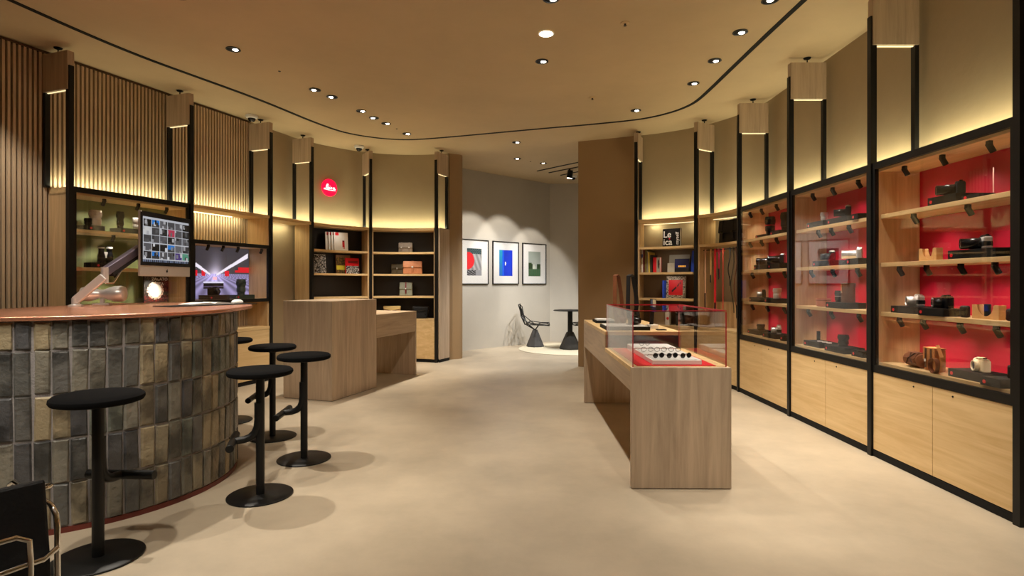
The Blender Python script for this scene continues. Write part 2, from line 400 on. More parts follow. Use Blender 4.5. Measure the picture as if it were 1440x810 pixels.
# ceiling slot that follows the fixtures
def ceil_at(px, py):
    y = FPX * (CEIL - H) / (HOR - py); return Vector(((px - 720) / FPX * y, y))
sl = [(15, 0), (120, 47), (205, 82), (290, 112.5), (360, 138), (400, 154.3), (435, 169), (468.7, 181.5), (490, 187.5), (518, 192.3), (548, 195.6), (579, 196.5), (623.6, 193.3), (700, 186.3), (780, 179), (820, 175.8), (890, 169), (920, 164), (945.4, 157.4), (963, 151), (979, 142.9), (1000, 124), (1021, 103.5), (1060, 66), (1095, 33), (1130.5, 0)]
P = [ceil_at(*a) for a in sl]
P = [P[0] + (P[0] - P[1]).normalized() * 3.0] + P + [P[-1] + (P[-1] - P[-2]).normalized() * 3.0]
for _ in range(2):                       # soften the corners
    Q = [P[0]]
    for a, b in zip(P, P[1:]): Q += [a * 0.75 + b * 0.25, a * 0.25 + b * 0.75]
    P = Q + [P[-1]]
mb = MB()
for i, p in enumerate(P):
    d = (P[min(i + 1, len(P) - 1)] - P[max(i - 1, 0)]).normalized(); nn = Vector((-d.y, d.x)) * 0.022
    for sx, z in ((-1, CEIL + 0.001), (1, CEIL + 0.001), (1, CEIL - 0.006), (-1, CEIL - 0.006)): mb.v.append((p.x + nn.x * sx, p.y + nn.y * sx, z))
for i in range(len(P) - 1):
    for k in range(4): l = (k + 1) % 4; mb.f.append([i * 4 + k, i * 4 + l, i * 4 + 4 + l, i * 4 + 4 + k])
struct('trim_2', mb, BLACKM)

# ---------------------------------------------------------------- wall units
class Unit:
    def __init__(s, a, b):
        s.a, s.b = a, b; s.P = Vector(a[0]); s.Q = Vector(b[0]); s.d = (s.Q - s.P); s.w = s.d.length; s.d.normalize()
        s.n = Vector((-s.d.y, s.d.x)); s.rz = math.atan2(s.d.y, s.d.x)
        s.sag = sag_of(a, b, s.P, s.Q); s.curved = s.sag > 0.01
    def loc(s, p): v = Vector(p) - s.P; return (v.dot(s.d), v.dot(s.n))
    def world(s, x, y, z): p = s.P + s.d * x + s.n * y; return (p.x, p.y, z)
    def px(s, c, inset): return s.loc(ray(c, s.P, s.Q, inset))[0]
    def poly(s, y0=0.0, dpt=D, trim=0.024):
        # plan of a board in this unit: front edge set back by y0, rear edge at depth dpt
        if not s.curved: return [(trim, y0), (s.w - trim, y0), (s.w - trim, dpt), (trim, dpt)]
        f = []
        fa, fb = s.loc(bk(s.a, y0)), s.loc(bk(s.b, y0)); ra, rb_ = s.loc(bk(s.a, dpt)), s.loc(bk(s.b, dpt))
        da = (Vector(fb) - Vector(fa)).normalized() * trim
        f = [tuple(p) for p in arc_pts(Vector(fa) + da, Vector(fb) - da, s.sag)]
        r = [tuple(p) for p in arc_pts(Vector(ra) + da, Vector(rb_) - da, s.sag * (Vector(rb_) - Vector(ra)).length / s.w)]
        return f + r[::-1]
    def side(s, right, th=0.024, y0=0.012, y1=D):
        # plan of an upright side panel that follows the fin direction
        e = s.b if right else s.a
        p0, p1 = Vector(s.loc(bk(e, y0))), Vector(s.loc(bk(e, y1))); sgn = -1 if right else 1
        t = Vector(((p1 - p0).y, -(p1 - p0).x)).normalized() * sgn
        q = [p0 + t * 0.024, p0 + t * (0.024 + th), p1 + t * (0.024 + th), p1 + t * 0.024]
        return [tuple(x) for x in q]
UA, UB, UC, UD, UE = [Unit(LF[i], LF[i + 1]) for i in range(5)]
UG, UH, K1, K2, K3 = [Unit(RF[i], RF[i + 1]) for i in range(5)]
L1, L2, L3, L4 = 1.81, 1.45, 1.085, 0.71

def spot_head(parent, x, y, z):
    # small black adjustable head under a board: stem, neck and tilted barrel
    o = ob('spotlight', SPOT_ME, None, parent, (x, y, z)); return o
_m = MB().box(-0.012, 0.012, -0.012, 0.012, -0.028, 0.0)
_a = math.radians(32); _ax = Vector((0, math.sin(_a), -math.cos(_a))); _c = Vector((0, 0.0, -0.026))
_m.tube([_c - _ax * 0.012, _c + _ax * 0.045], 0.0165, 12)
SPOT_ME = _m.mesh('spotlight', True); SPOT_ME.materials.append(BLACKM)

def glass_pair(u, root, z0, z1):
    m_ = u.w / 2
    for x0, x1 in ((0.05, m_ - 0.0015), (m_ + 0.0015, u.w - 0.05)):
        ob('glass_door', B(x0, x1, 0.006, 0.012, z0, z1), GLASS, root)

def display_cabinet(u, label, lining, heads, power=P_SHELF, group=None, doors=True):
    r = thing('display_cabinet', label, 'cabinet', u.world(0, 0, 0), u.rz, group)
    w = u.w
    fr = MB().box(0.024, w - 0.024, 0.0, 0.03, 2.15, 2.20).box(0.024, w - 0.024, 0.0, 0.03, 0.635, 0.69)
    fr.box(0.024, 0.05, 0.0, 0.03, 0.69, 2.15).box(w - 0.05, w - 0.024, 0.0, 0.03, 0.69, 2.15)
    ob('frame', fr, BLACK, r)
    ob('plinth', B(0.024, w - 0.024, 0.004, 0.33, 0.002, 0.05), BLACKM, r)
    ob('body', B(0.024, w - 0.024, 0.03, D, 0.05, L4 - 0.02), OAK, r)
    ob('back_panel', B(0.048, w - 0.048, D - 0.012, D, L4, 2.13), lining, r)
    for x in (0.024, w - 0.048): ob('side_panel', B(x, x + 0.024, 0.03, D, L4 - 0.02, 2.15), OAK, r)
    ob('top_panel', B(0.024, w - 0.024, 0.03, D, 2.13, 2.20), OAKX, r)
    ob('bottom_board', B(0.048, w - 0.048, 0.03, D - 0.012, L4 - 0.02, L4), OAKX, r)
    for z in (L1, L2, L3): ob('shelf', B(0.048, w - 0.048, 0.045, D - 0.012, z - 0.03, z), OAKX, r, bevel=0.002, seg=1)
    glass_pair(u, r, 0.69, 2.15)
    if doors:
        for x0, x1 in ((0.028, w / 2 - 0.002), (w / 2 + 0.002, w - 0.028)):
            d = ob('door', B(x0, x1, 0.004, 0.026, 0.055, 0.632), OAKX, r, bevel=0.0015, seg=1)
            ob('lock', MB().lathe([(0.006, 0), (0.006, 0.003)], 10, axis='y'), BLACKM, d, ((x0 + x1) / 2 + (0.13 if x0 < 0.1 else -0.13), 0.004, 0.60))
    for z, xs in zip((2.13, L1 - 0.03, L2 - 0.03, L3 - 0.03), heads):
        for x in xs: spot_head(r, x, 0.075, z)
        if xs:
            for x in xs:
                spot(u.world(x, 0.104, z - 0.068), u.world(x, 0.27, z - 0.33), power, 104, 1.0, WARM, 0.015)
    return r
def cove(u, power=P_LED, z=2.225, y=0.30):
    pa, pb = Vector(u.loc(bk(u.a, y))), Vector(u.loc(bk(u.b, y)))
    pts = [tuple(p) for p in arc_pts(pa, pb, u.sag * (pb - pa).length / u.w, 3)] if u.curved else [tuple(pa), tuple(pb)]
    for a, b in zip(pts, pts[1:]):
        m_ = ((a[0] + b[0]) / 2, (a[1] + b[1]) / 2); L = math.hypot(b[0] - a[0], b[1] - a[1]); an = math.atan2(b[1] - a[1], b[0] - a[0])
        area(u.world(m_[0], m_[1], z), (PI - 0.25, 0, u.rz + an), L * 0.96, 0.02, power * L)
def hx(u, cols, inset=0.07): return [u.px(c, inset) for c in cols]

h3 = [1264, 1302, 1350, 1398]; h2 = [1140, 1170, 1205]; h1 = [1054, 1070, 1092]
display_cabinet(K3, 'red-backed display cabinet with a cream camera on its lowest shelf', RED, (hx(K3, [1271, 1324, 1390]), hx(K3, [1284, 1360]), hx(K3, h3), hx(K3, [1264, 1297, 1349, 1400])))
display_cabinet(K2, 'red-backed display cabinet between two others, glass reflecting framed pictures', RED, (hx(K2, [1142, 1170, 1206]), hx(K2, [1150, 1168, 1193]), hx(K2, h2), hx(K2, [1136, 1168, 1207])))
display_cabinet(K1, 'red-backed display cabinet beside the strap rail niche', RED, (hx(K1, [1054, 1070, 1091]), hx(K1, [1054, 1070, 1091]), hx(K1, [1057, 1079, 1102]), hx(K1, [1057, 1078, 1102])))
display_cabinet(UA, 'green-backed display cabinet behind the copper-topped bar', GREEN, (hx(UA, [147, 195, 235]), hx(UA, [160, 220]), hx(UA, [165, 225]), []), P_SHELF * 2.3)
for u in (K1, K2, K3): cove(u)
cove(UA, P_LED * 0.62)

def shelving(u, name, label, cat, lining, levels, left=True, right=True, base=True, low_lining=None, ledz=None, z0=0.0, lin_top=2.17):
    r = thing(name, label, cat, u.world(0, 0, 0), u.rz)
    if left: ob('side_panel', MB().prism(u.side(False), 0.05, 2.16), OAK, r)
    if right: ob('side_panel', MB().prism(u.side(True), 0.05, 2.16), OAK, r)
    ob('top_board', MB().prism(u.poly(0.0, D, 0.034), 2.16, 2.20), OAKX, r, smooth=True)
    if lining: ob('back_panel', MB().prism(u.poly(D - 0.012, D, 0.05), L4, lin_top), lining, r, smooth=True)
    for z in levels: ob('shelf', MB().prism(u.poly(0.015, D - 0.012, 0.048), z - 0.03, z), OAKX, r, smooth=True)
    if base:
        ob('base_top', MB().prism(u.poly(0.0, D, 0.034), 0.69, L4), OAKX, r, smooth=True)
        ob('body', MB().prism(u.poly(0.02, D, 0.026), 0.05, 0.69), OAK, r, smooth=True)
        pl = u.poly(0.0, 0.02, 0.026); n = len(pl) // 2; fr, bk_ = pl[:n], pl[n:][::-1]
        h = n // 2
        if u.curved: spans = [(fr[:h + 1], bk_[:h + 1]), (fr[h:], bk_[h:])]
        else:
            mid = u.w / 2; spans = [([fr[0], (mid - 0.002, 0)], [bk_[0], (mid - 0.002, 0.02)]), ([(mid + 0.002, 0), fr[-1]], [(mid + 0.002, 0.02), bk_[-1]])]
        for a, b in spans: ob('door', MB().prism(a + b[::-1], 0.055, 0.686), OAKX, r, smooth=True)
        ob('plinth', MB().prism(u.poly(0.01, D, 0.034), 0.002, 0.05), BLACKM, r, smooth=True)
    return r
def led_under(u, z, power, y=0.30):
    area(u.world(u.w / 2, y + u.sag * 0.9, z), (0.35, 0, u.rz), u.w * 0.86, 0.02, power)
rD = shelving(UD, 'bookcase', 'curved black-lined bookcase with oak shelves behind the oak cash desk', 'bookcase', DARKBACK, (L1, L2, L3))
rE = shelving(UE, 'bag_shelf', 'curved black-lined oak shelving holding camera bags next to the brown column', 'shelving', DARKBACK, (L1, L2, L3))
rG = shelving(UG, 'book_shelf', 'curved oak shelving with books, beside the brown partition', 'shelving', BROWNBACK, (L1, L2, L3), right=False, lin_top=1.79)
rH = shelving(UH, 'strap_niche', 'curved oak niche with black bag above a rail of straps', 'shelving', None, (L1,))
for u, p in ((UD, 1), (UE, 1), (UG, 1), (UH, 1), (UC, 1)): cove(u, P_LED * p)
for u in (UG, UH):
    led_under(u, 2.155, 2.2)
    ob('led_strip', MB().prism(u.poly(0.30, 0.315, 0.06), 2.152, 2.16), LEDM, rG if u is UG else rH)
ob('back_panel', MB().prism(UH.poly(D - 0.012, D, 0.05), L4, 1.05), OAK, rH, smooth=True)
# spots along the front under the shelves of the bookcases
for u in (UD, UE, UG):
    for z in (2.15, 1.77, 1.41):
        spot(u.world(u.w / 2, 0.03, z - 0.01), u.world(u.w / 2, 0.25, z - 0.36), 1.1, 140, 0.9, WARM, 0.03)
spot(UH.world(UH.w / 2, 0.03, 1.76), UH.world(UH.w / 2, 0.3, 1.2), 2.0, 140, 0.9, WARM, 0.03)

# media unit: slatted niche, framed glazed screen box, low niche, base cabinet
rB = thing('media_cabinet', 'oak wall unit with slatted niche above a glazed screen box', 'cabinet', UB.world(0, 0, 0), UB.rz)
w = UB.w
ob('top_board', B(0.024, w - 0.024, 0.0, D, 2.16, 2.20), OAKX, rB)
ob('led_strip', B(0.05, w - 0.36, 0.30, 0.315, 2.152, 2.16), LEDM, rB)
area(UB.world(w * 0.45, 0.29, 2.15), (0.5, 0, UB.rz), w * 0.8, 0.02, 1.9)
ob('side_panel', B(w - 0.048, w - 0.024, 0.012, D, 0.05, 2.16), OAK, rB)
ob('side_panel', B(0.024, 0.048, 0.03, D, 0.05, 2.16), OAK, rB)
fz0, fz1 = 1.055, 1.80
ob('frame', MB().box(0.024, w - 0.024, 0, 0.03, fz1 - 0.045, fz1).box(0.024, w - 0.024, 0, 0.03, fz0, fz0 + 0.045).box(0.024, 0.05, 0, 0.03, fz0 + 0.045, fz1 - 0.045).box(w - 0.05, w - 0.024, 0, 0.03, fz0 + 0.045, fz1 - 0.045), BLACK, rB)
ob('box_top', B(0.048, w - 0.048, 0.03, D, fz1 - 0.045, fz1), OAKX, rB)
ob('box_floor', B(0.048, w - 0.048, 0.03, D, fz0, fz0 + 0.045), OAKX, rB)
ob('box_back', B(0.048, w - 0.048, D - 0.012, D, fz0 + 0.045, fz1 - 0.045), OAK, rB)
glass_pair(UB, rB, fz0 + 0.045, fz1 - 0.045)
ob('base_top', B(0.024, w - 0.024, 0.0, D, 0.69, 0.73), OAKX, rB)
ob('body', B(0.024, w - 0.024, 0.02, D, 0.05, 0.69), OAK, rB)
for x0, x1 in ((0.026, w / 2 - 0.002), (w / 2 + 0.002, w - 0.026)): ob('door', B(x0, x1, 0, 0.02, 0.055, 0.686), OAKX, rB, bevel=0.0015, seg=1)
ob('plinth', B(0.024, w - 0.024, 0.01, D, 0.002, 0.05), BLACKM, rB)
for x in hx(UB, [293, 314, 335, 368], 0.06): spot_head(rB, x, 0.06, fz1 - 0.045)
cove(UB, P_LED * 0.62)
spot(UB.world(w * 0.75, 0.05, fz1 - 0.08), UB.world(w * 0.75, 0.25, fz0), 2.0, 130, 0.9, WARM, 0.02)
spot(UB.world(w * 0.6, 0.05, 1.04), UB.world(w * 0.6, 0.25, 0.7), 1.2, 140, 0.9, WARM, 0.02)
# the board over the passage beside it
rC = thing('bridge_shelf', 'single oak board bridging the pale gap between media unit and bookcase', 'shelf', UC.world(0, 0, 0), UC.rz)
ob('board', B(0.024, UC.w - 0.024, 0, D, 2.16, 2.20), OAKX, rC)
area(UC.world(UC.w / 2, 0.29, 2.15), (0.4, 0, UC.rz), UC.w * 0.8, 0.02, 2.0)
struct('baseboard_left', MB().box(0.03, UC.w - 0.03, WD - 0.016, WD, 0.0, 0.09), WHITEG, loc=UC.world(0, 0, 0), rot=(0, 0, UC.rz))

# ---------------------------------------------------------------- fins: two posts, an oak panel, a ceiling rod
def fin(e, label):
    rz = math.radians(e[1]) + PI / 2          # local +y runs from the room into the wall
    r = thing('post_fin', label, 'post', (e[0][0], e[0][1], 0), rz)
    ob('front_post', B(-0.022, 0.022, -0.012, 0.034, 0.0, 3.31), BLACK, r)
    ob('rear_post', B(-0.022, 0.022, D - 0.03, D + 0.002, 2.202, 3.31), BLACK, r)
    ob('panel', B(-0.032, 0.032, 0.0, D - 0.004, 3.09, 3.445), OAKD, r, bevel=0.0015, seg=1)
    ob('led_strip', B(-0.006, 0.006, 0.03, D - 0.03, 3.0855, 3.0895), LEDM, r)
    ob('rod', MB().lathe([(0.006, 3.445), (0.006, 3.49)], 8, (0, D / 2, 0)), BLACKM, r)
    ob('ceiling_rose', MB().lathe([(0.012, 3.482), (0.03, 3.488), (0.036, 3.4985)], 18, (0, D / 2, 0)), BLACKM, r, smooth=True)
    return r
fl = ['before the green cabinet', 'between the green cabinet and the media unit', 'between the media unit and the pale gap', 'between the pale gap and the red round sign', 'between the curved bookcase and the bag shelving', 'between the bag shelving and the brown column']
fr_ = ['beside the brown partition', 'between the book shelving and the strap niche', 'between the strap niche and the first red cabinet', 'between the two smaller-looking red cabinets', 'before the widest-looking red cabinet', 'at the near end of the red cabinets']
for e, t in zip(LF, fl): fin(e, 'black twin post under oak panel, ' + t)
for e, t in zip(RF, fr_): fin(e, 'black twin post under oak panel, ' + t)
# oak end panel by the column
ep = Vector(LF[5][0]); en = -nrm(LF[5][1]); er = thing('end_panel', 'upright oak end panel closing the bag shelving by the brown column', 'panel', (ep.x, ep.y, 0), math.radians(LF[5][1]) + PI / 2)
ob('board', B(0.026, 0.05, 0.035, D, 0.05, 2.2), OAKD, er)
ob('base', B(0.026, 0.05, 0.035, D, 0.002, 0.05), BLACKM, er)

# ---------------------------------------------------------------- bar: core, bricks, copper top
BC, BR, BZ = Vector((-2.81, 3.73)), 0.90, 1.108
bar = thing('bar_counter', 'rounded bar clad in upright glazed bricks under a copper top', 'bar', (BC.x, BC.y, 0))
def bar_outline(r, ry, x_cut=-0.58, n=56):
    a0 = math.acos(x_cut / r)
    return [(r * math.cos(a0 * (-1 + 2 * i / n)), (r if a0 * (-1 + 2 * i / n) < 0 else ry) * math.sin(a0 * (-1 + 2 * i / n))) for i in range(n + 1)]
ob('core', MB().prism(bar_outline(BR + 0.002, BR + 0.002), 0.0, BZ), MORTAR, bar, smooth=True)
ob('plinth', MB().prism(bar_outline(BR + 0.010, BR + 0.010), 0.0, 0.028), OXIDE, bar, smooth=True)
ob('countertop', MB().prism(bar_outline(BR + 0.035, 1.30), BZ, BZ + 0.022), COPPER, bar, smooth=True, bevel=0.004)
random.seed(11)
def brick_mesh(bw, bh):
    j = lambda s=0.0035: random.uniform(-s, s)
    x0, x1, z0, z1 = -bw / 2, bw / 2, 0, bh; c = 0.007
    back = [(x0, 0.02, z0), (x1, 0.02, z0), (x1, 0.02, z1), (x0, 0.02, z1)]
    mid = [(x0 + j(), -0.006, z0 + j()), (x1 + j(), -0.006, z0 + j()), (x1 + j(), -0.006, z1 + j()), (x0 + j(), -0.006, z1 + j())]
    fy = -0.016
    fr = [(x0 + c + j(), fy + j(), z0 + c + j()), (x1 - c + j(), fy + j(), z0 + c + j()), (x1 - c + j(), fy + j(), z1 - c + j()), (x0 + c + j(), fy + j(), z1 - c + j())]
    m = MB(); m.v = back + mid + fr
    for a in (0, 4):
        for k in range(4): l = (k + 1) % 4; m.f.append([a + k, a + l, a + 4 + l, a + 4 + k])
    m.f += [[8, 9, 10, 11], [3, 2, 1, 0]]
    me = m.mesh('brick'); me.materials.append(BRICK); return me
rows = [(0.032, 0.222), (0.264, 0.222), (0.496, 0.222), (0.728, 0.222), (0.960, 0.140)]
ncol = 53
a_cut = math.acos(-0.58 / BR); pitch_a = 2 * a_cut / ncol
bw = pitch_a * BR - 0.008
full = [brick_mesh(bw, 0.222) for _ in range(6)]; cut = [brick_mesh(bw, 0.140) for _ in range(3)]
for k in range(ncol):
    for ri, (z0, bh) in enumerate(rows):
        a = -a_cut + (k + 0.5) * pitch_a + random.uniform(-0.003, 0.003)
        o = bpy.data.objects.new('brick', random.choice(full if bh > 0.2 else cut)); C.objects.link(o); o.parent = bar
        o.location = ((BR - 0.004) * math.cos(a), (BR - 0.004) * math.sin(a), z0 + random.uniform(-0.004, 0.004))
        o.rotation_euler = (0, random.uniform(-0.008, 0.008), a + PI / 2)

# ---------------------------------------------------------------- bar stools
def stool(loc, rz, label, first=None):
    if first:
        r = copy_tree(first); r.location = loc; r.rotation_euler = (0, 0, rz); r['label'] = label; return r
    r = thing('bar_stool', label, 'stool', loc, rz, 'black bar stools round the brick bar')
    ob('seat', MB().lathe([(0.04, 0.733), (0.165, 0.735), (0.183, 0.741), (0.190, 0.753), (0.188, 0.766), (0.176, 0.776), (0.14, 0.780), (0.02, 0.782)], 40), SEATM, r, smooth=True)
    ob('column', MB().lathe([(0.025, 0.012), (0.025, 0.735)], 20), BLACK, r, smooth=True)
    ob('collar', MB().lathe([(0.03, 0.715), (0.034, 0.733)], 20), BLACK, r, smooth=True)
    ob('base', MB().lathe([(0.186, 0.0), (0.190, 0.002), (0.190, 0.008), (0.184, 0.012), (0.02, 0.0135)], 44), BLACK, r, smooth=True)
    pth = [(0.006, 0, 0.57), (0.006, 0, 0.47), (0.012, 0, 0.42), (0.028, 0, 0.385), (0.055, 0, 0.362), (0.09, 0, 0.35), (0.15, 0, 0.345)]
    ft = ob('footrest', MB().tube(pth, [0.028, 0.028, 0.027, 0.025, 0.023, 0.022, 0.022], 14), BLACK, r, smooth=True)
    ob('foot_bar', MB().tube([(0.15, -0.172, 0.345), (0.15, 0.172, 0.345)], 0.023, 14), BLACK, ft, smooth=True, bevel=0.003)
    return r
s1 = stool((-1.955, 2.687, 0), math.radians(88), 'black bar stool standing at the broad front of the brick bar')
stool((-1.54, 3.48, 0), math.radians(200), 'black bar stool second along from the front, its footrest turned towards the bricks', s1)
stool((-1.535, 4.20, 0), math.radians(186), 'black bar stool farthest out from the bar, seat overlapping the one behind', s1)
stool((-2.02, 4.80, 0), math.radians(190), 'black bar stool behind the outermost stool, before the oak desk', s1)
stool((-2.65, 5.36, 0), math.radians(205), 'black bar stool mostly hidden behind the end of the brick bar', s1)

# ---------------------------------------------------------------- oak cash desk
o0 = Vector((-1.97, 6.23)); dv = (Vector((-1.357, 8.08)) - o0).normalized(); rz = math.atan2(dv.y, dv.x) - PI / 2
desk = thing('cash_desk', 'oak cash desk: tall solid block joined to a lower open table', 'desk', (o0.x, o0.y, 0), rz)
L_ = (Vector((-1.357, 8.08)) - o0).length
ob('block', B(-0.65, 0, 0, 0.90, 0.004, 1.10), OAKD, desk, bevel=0.003)
ob('tabletop', B(-0.65, 0, 0.901, L_, 0.875, 0.905), OAKDX, desk, bevel=0.002)
ob('apron', MB().box(-0.03, 0, 0.901, L_ - 0.03, 0.615, 0.875).box(-0.65, -0.62, 0.901, L_ - 0.03, 0.615, 0.875), OAKDX, desk)
ob('end_panel', B(-0.65, 0, L_ - 0.03, L_, 0.0, 0.875), OAKD, desk, bevel=0.002)
ob('base', B(-0.64, -0.01, 0.01, 0.89, 0.0, 0.004), BLACKM, desk)

# ---------------------------------------------------------------- showcase table with glass box
tb = thing('display_table', 'long oak display table with lower front end under a glass box with red edge reflections', 'table', (0.753, 3.586, 0), math.radians(-0.65))
TW, TL, YS, Z1, Z2 = 0.628, 2.61, 1.10, 0.767, 0.90
ob('end_panel', B(0, TW, 0, 0.04, 0.006, Z1), OAKD, tb, bevel=0.002)
ob('end_panel', B(0, TW, TL - 0.04, TL, 0.006, Z2), OAKD, tb, bevel=0.002)
ob('apron', MB().prism([(0, 0.04), (0.03, 0.04), (0.03, TL - 0.04), (0, TL - 0.04)], 0.615, Z1 - 0.03).box(TW - 0.03, TW, 0.04, TL - 0.04, 0.615, Z1 - 0.03), OAKDX, tb)
ob('low_top', B(0, TW, 0.04, YS, Z1 - 0.03, Z1), OAKX, tb, bevel=0.001)
ob('high_top', B(0, TW, YS, TL - 0.04, Z2 - 0.03, Z2), OAKX, tb, bevel=0.002)
ob('drawer_box', MB().box(0, 0.02, YS, TL - 0.04, Z1 - 0.03, Z2 - 0.03).box(TW - 0.02, TW, YS, TL - 0.04, Z1 - 0.03, Z2 - 0.03), OAKDX, tb)
ob('step_panel', B(0.02, TW - 0.02, YS, YS + 0.02, Z1, Z2 - 0.03), mat('plum_gloss', rgb(40, 30, 36), 0.2), tb)
GX0, GX1, GY0, GY1, GZ = 0.012, TW - 0.020, 0.03, YS - 0.006, 1.115
gb = ob('glass_box', MB().box(GX0, GX0 + 0.008, GY0, GY1, Z1, GZ).box(GX1 - 0.008, GX1, GY0, GY1, Z1, GZ).box(GX0 + 0.008, GX1 - 0.008, GY0, GY0 + 0.008, Z1, GZ).box(GX0 + 0.008, GX1 - 0.008, GY1 - 0.008, GY1, Z1, GZ).box(GX0, GX1, GY0, GY1, GZ, GZ + 0.006), TGLASS, tb)
e = MB()
for x in (GX0, GX1 - 0.006):
    e.box(x, x + 0.006, GY0, GY1, GZ + 0.0062, GZ + 0.011)
    for y in (GY0 - 0.001, GY1 - 0.005): e.box(x, x + 0.006, y, y + 0.006, Z1, GZ)
for y in (GY0, GY1 - 0.006): e.box(GX0 + 0.006, GX1 - 0.006, y, y + 0.006, GZ + 0.0062, GZ + 0.011)
ob('glass_edge', e, REDREFLECT, tb)
def tw(x, y): c, s_ = math.cos(math.radians(-0.65)), math.sin(math.radians(-0.65)); return (0.753 + c * x - s_ * y, 3.586 + s_ * x + c * y)
def on_table(x, y, z): a = tw(x, y); return (a[0], a[1], z)
TR = math.radians(-0.65)
mt = ob('display_mat', B(0.05, TW - 0.075, 0.065, 1.04, 0, 0.004), REDM, None, on_table(0, 0, Z1), (0, 0, TR)); mt['label'] = 'red mat lying under the white trays in the glass box'; mt['category'] = 'mat'
trays = [(0.10, 0.33, 0.030), (0.36, 0.66, 0.036), (0.69, 0.95, 0.044)]
tl = ['white tray with three black sunglasses, frontmost in the glass box', 'white tray in the middle of the glass box, thin spectacles on it', 'white tray at the back of the glass box, single spectacles on stand']
for (y0, y1, h), t in zip(trays, tl):
    x0, x1 = 0.155, 0.475
    r = thing('eyewear_tray', t, 'tray', on_table(0, 0, Z1 + 0.0045), TR, 'white trays in the glass box')
    ob('base', B(x0, x1, y0, y1, 0, h), WHITEG, r, bevel=0.003)
    ob('inlay', B(x0 + 0.01, x1 - 0.01, y0 + 0.02, y1 - 0.01, h, h + 0.002), mat('grey_felt', rgb(196, 198, 196), 0.9), r)
def sunglasses(x, y, z, rz, label, lensm, upright=0.0):
    r = thing('sunglasses', label, 'sunglasses', on_table(x, y, z), rz)
    r.rotation_euler = (upright, 0, rz); r.scale = (0.74, 0.74, 0.74)
    f = MB()
    for s in (-1, 1):
        ring = [(s * 0.034 + 0.026 * math.cos(a), 0, 0.024 + 0.021 * math.sin(a)) for a in [2 * PI * k / 16 for k in range(16)]]
        f.tube(ring, 0.0024, 6, True)
    f.tube([(-0.008, 0, 0.03), (0, -0.002, 0.033), (0.008, 0, 0.03)], 0.002, 6)
    ob('rim', f, BLACKG, r, smooth=True)
    for s in (-1, 1):
        ob('lens', MB().lathe([(0.024, -0.0008), (0.024, 0.0008)], 16, axis='y'), lensm, r, (s * 0.034, 0, 0.024))
        ob('temple', MB().tube([(s * 0.06, 0, 0.03), (s * 0.059, 0.03, 0.03), (s * 0.057, 0.07, 0.028), (s * 0.054, 0.09, 0.014)], 0.0022, 6), BLACKG, r, smooth=True)
    return r
zt = [Z1 + 0.007 + t[2] for t in trays]
DK = mat('dark_lens', (0.01, 0.012, 0.014), 0.08)
for i, x in enumerate((0.215, 0.305, 0.395)):
    sunglasses(x, 0.18, zt[0], 0.42, 'dark sunglasses on the front tray, ' + ['next to the upright glass corner', 'between two other pairs', 'next to the red mat margin'][i], DK)
for i, x in enumerate((0.205, 0.30, 0.40)):
    sunglasses(x, 0.47, zt[1], 0.1, 'thin spectacles on the middle tray, ' + ['first of three', 'second of three', 'third of three'][i], GLASS)
sunglasses(0.26, 0.80, zt[2], 0.3, 'spectacles alone on the rear white tray', GLASS)

# things on the higher part of the table
def slab(name, label, cat, x0, x1, y0, y1, z0, z1, m, extra=None):
    r = thing(name, label, cat, on_table((x0 + x1) / 2, (y0 + y1) / 2, z0), TR)
    ob('body', B(-(x1 - x0) / 2, (x1 - x0) / 2, -(y1 - y0) / 2, (y1 - y0) / 2, 0, z1 - z0), m, r, bevel=0.002)
    if extra: ob(extra[0], B(-(x1 - x0) / 2 + 0.012, (x1 - x0) / 2 - 0.012, -(y1 - y0) / 2 + 0.012, (y1 - y0) / 2 - 0.012, z1 - z0, z1 - z0 + 0.003), extra[1], r)
    return r
slab('flat_book', 'black flat book at the far end of the display table', 'book', 0.06, 0.25, 2.08, 2.35, Z2, Z2 + 0.022, BLACKM)
slab('flat_book', 'white flat book lying on the black one on the display table', 'book', 0.08, 0.24, 2.12, 2.33, Z2 + 0.022, Z2 + 0.036, WHITE)
slab('presentation_tray', 'black tray with pale lining behind the glass box', 'tray', 0.03, 0.40, 1.22, 1.60, Z2, Z2 + 0.03, BLACKM, ('lining', WHITEG))
slab('phone_pad', 'small black pad lying before the phone stand', 'pad', 0.46, 0.54, 1.22, 1.28, Z2, Z2 + 0.008, BLACKM)
r = thing('phone_stand', 'phone tilted on a slim black stand with a white foot', 'phone', on_table(0.465, 1.42, Z2), 0.25)
ob('foot', MB().prism([(-0.04, -0.04), (0.045, -0.03), (0.04, 0.05), (-0.035, 0.045)], 0, 0.035), WHITEG, r, bevel=0.004)
ob('stem', MB().strap([(0, 0.02, 0.03), (0.02, 0.035, 0.2)], 0.035, 0.01, (1, 0, 0)), BLACK, r)
ph = ob('phone', B(-0.028, 0.028, -0.004, 0.004, 0, 0.115), BLACKG, r, (0.022, 0.02, 0.145), (-0.2, 0.05, 0))
def phone_pic(u, v):
    if v > 0.6: return (0.75, 0.62, 0.45) if u > 0.4 else (0.3, 0.3, 0.32)
    return (0.1, 0.35, 0.95) if v < 0.5 and 0.2 < u < 0.9 else (0.12, 0.16, 0.3)
image('screen', 0.05, 0.105, 10, 20, phone_pic, SCREEN, ph, (-0.025, -0.0046, 0.005))
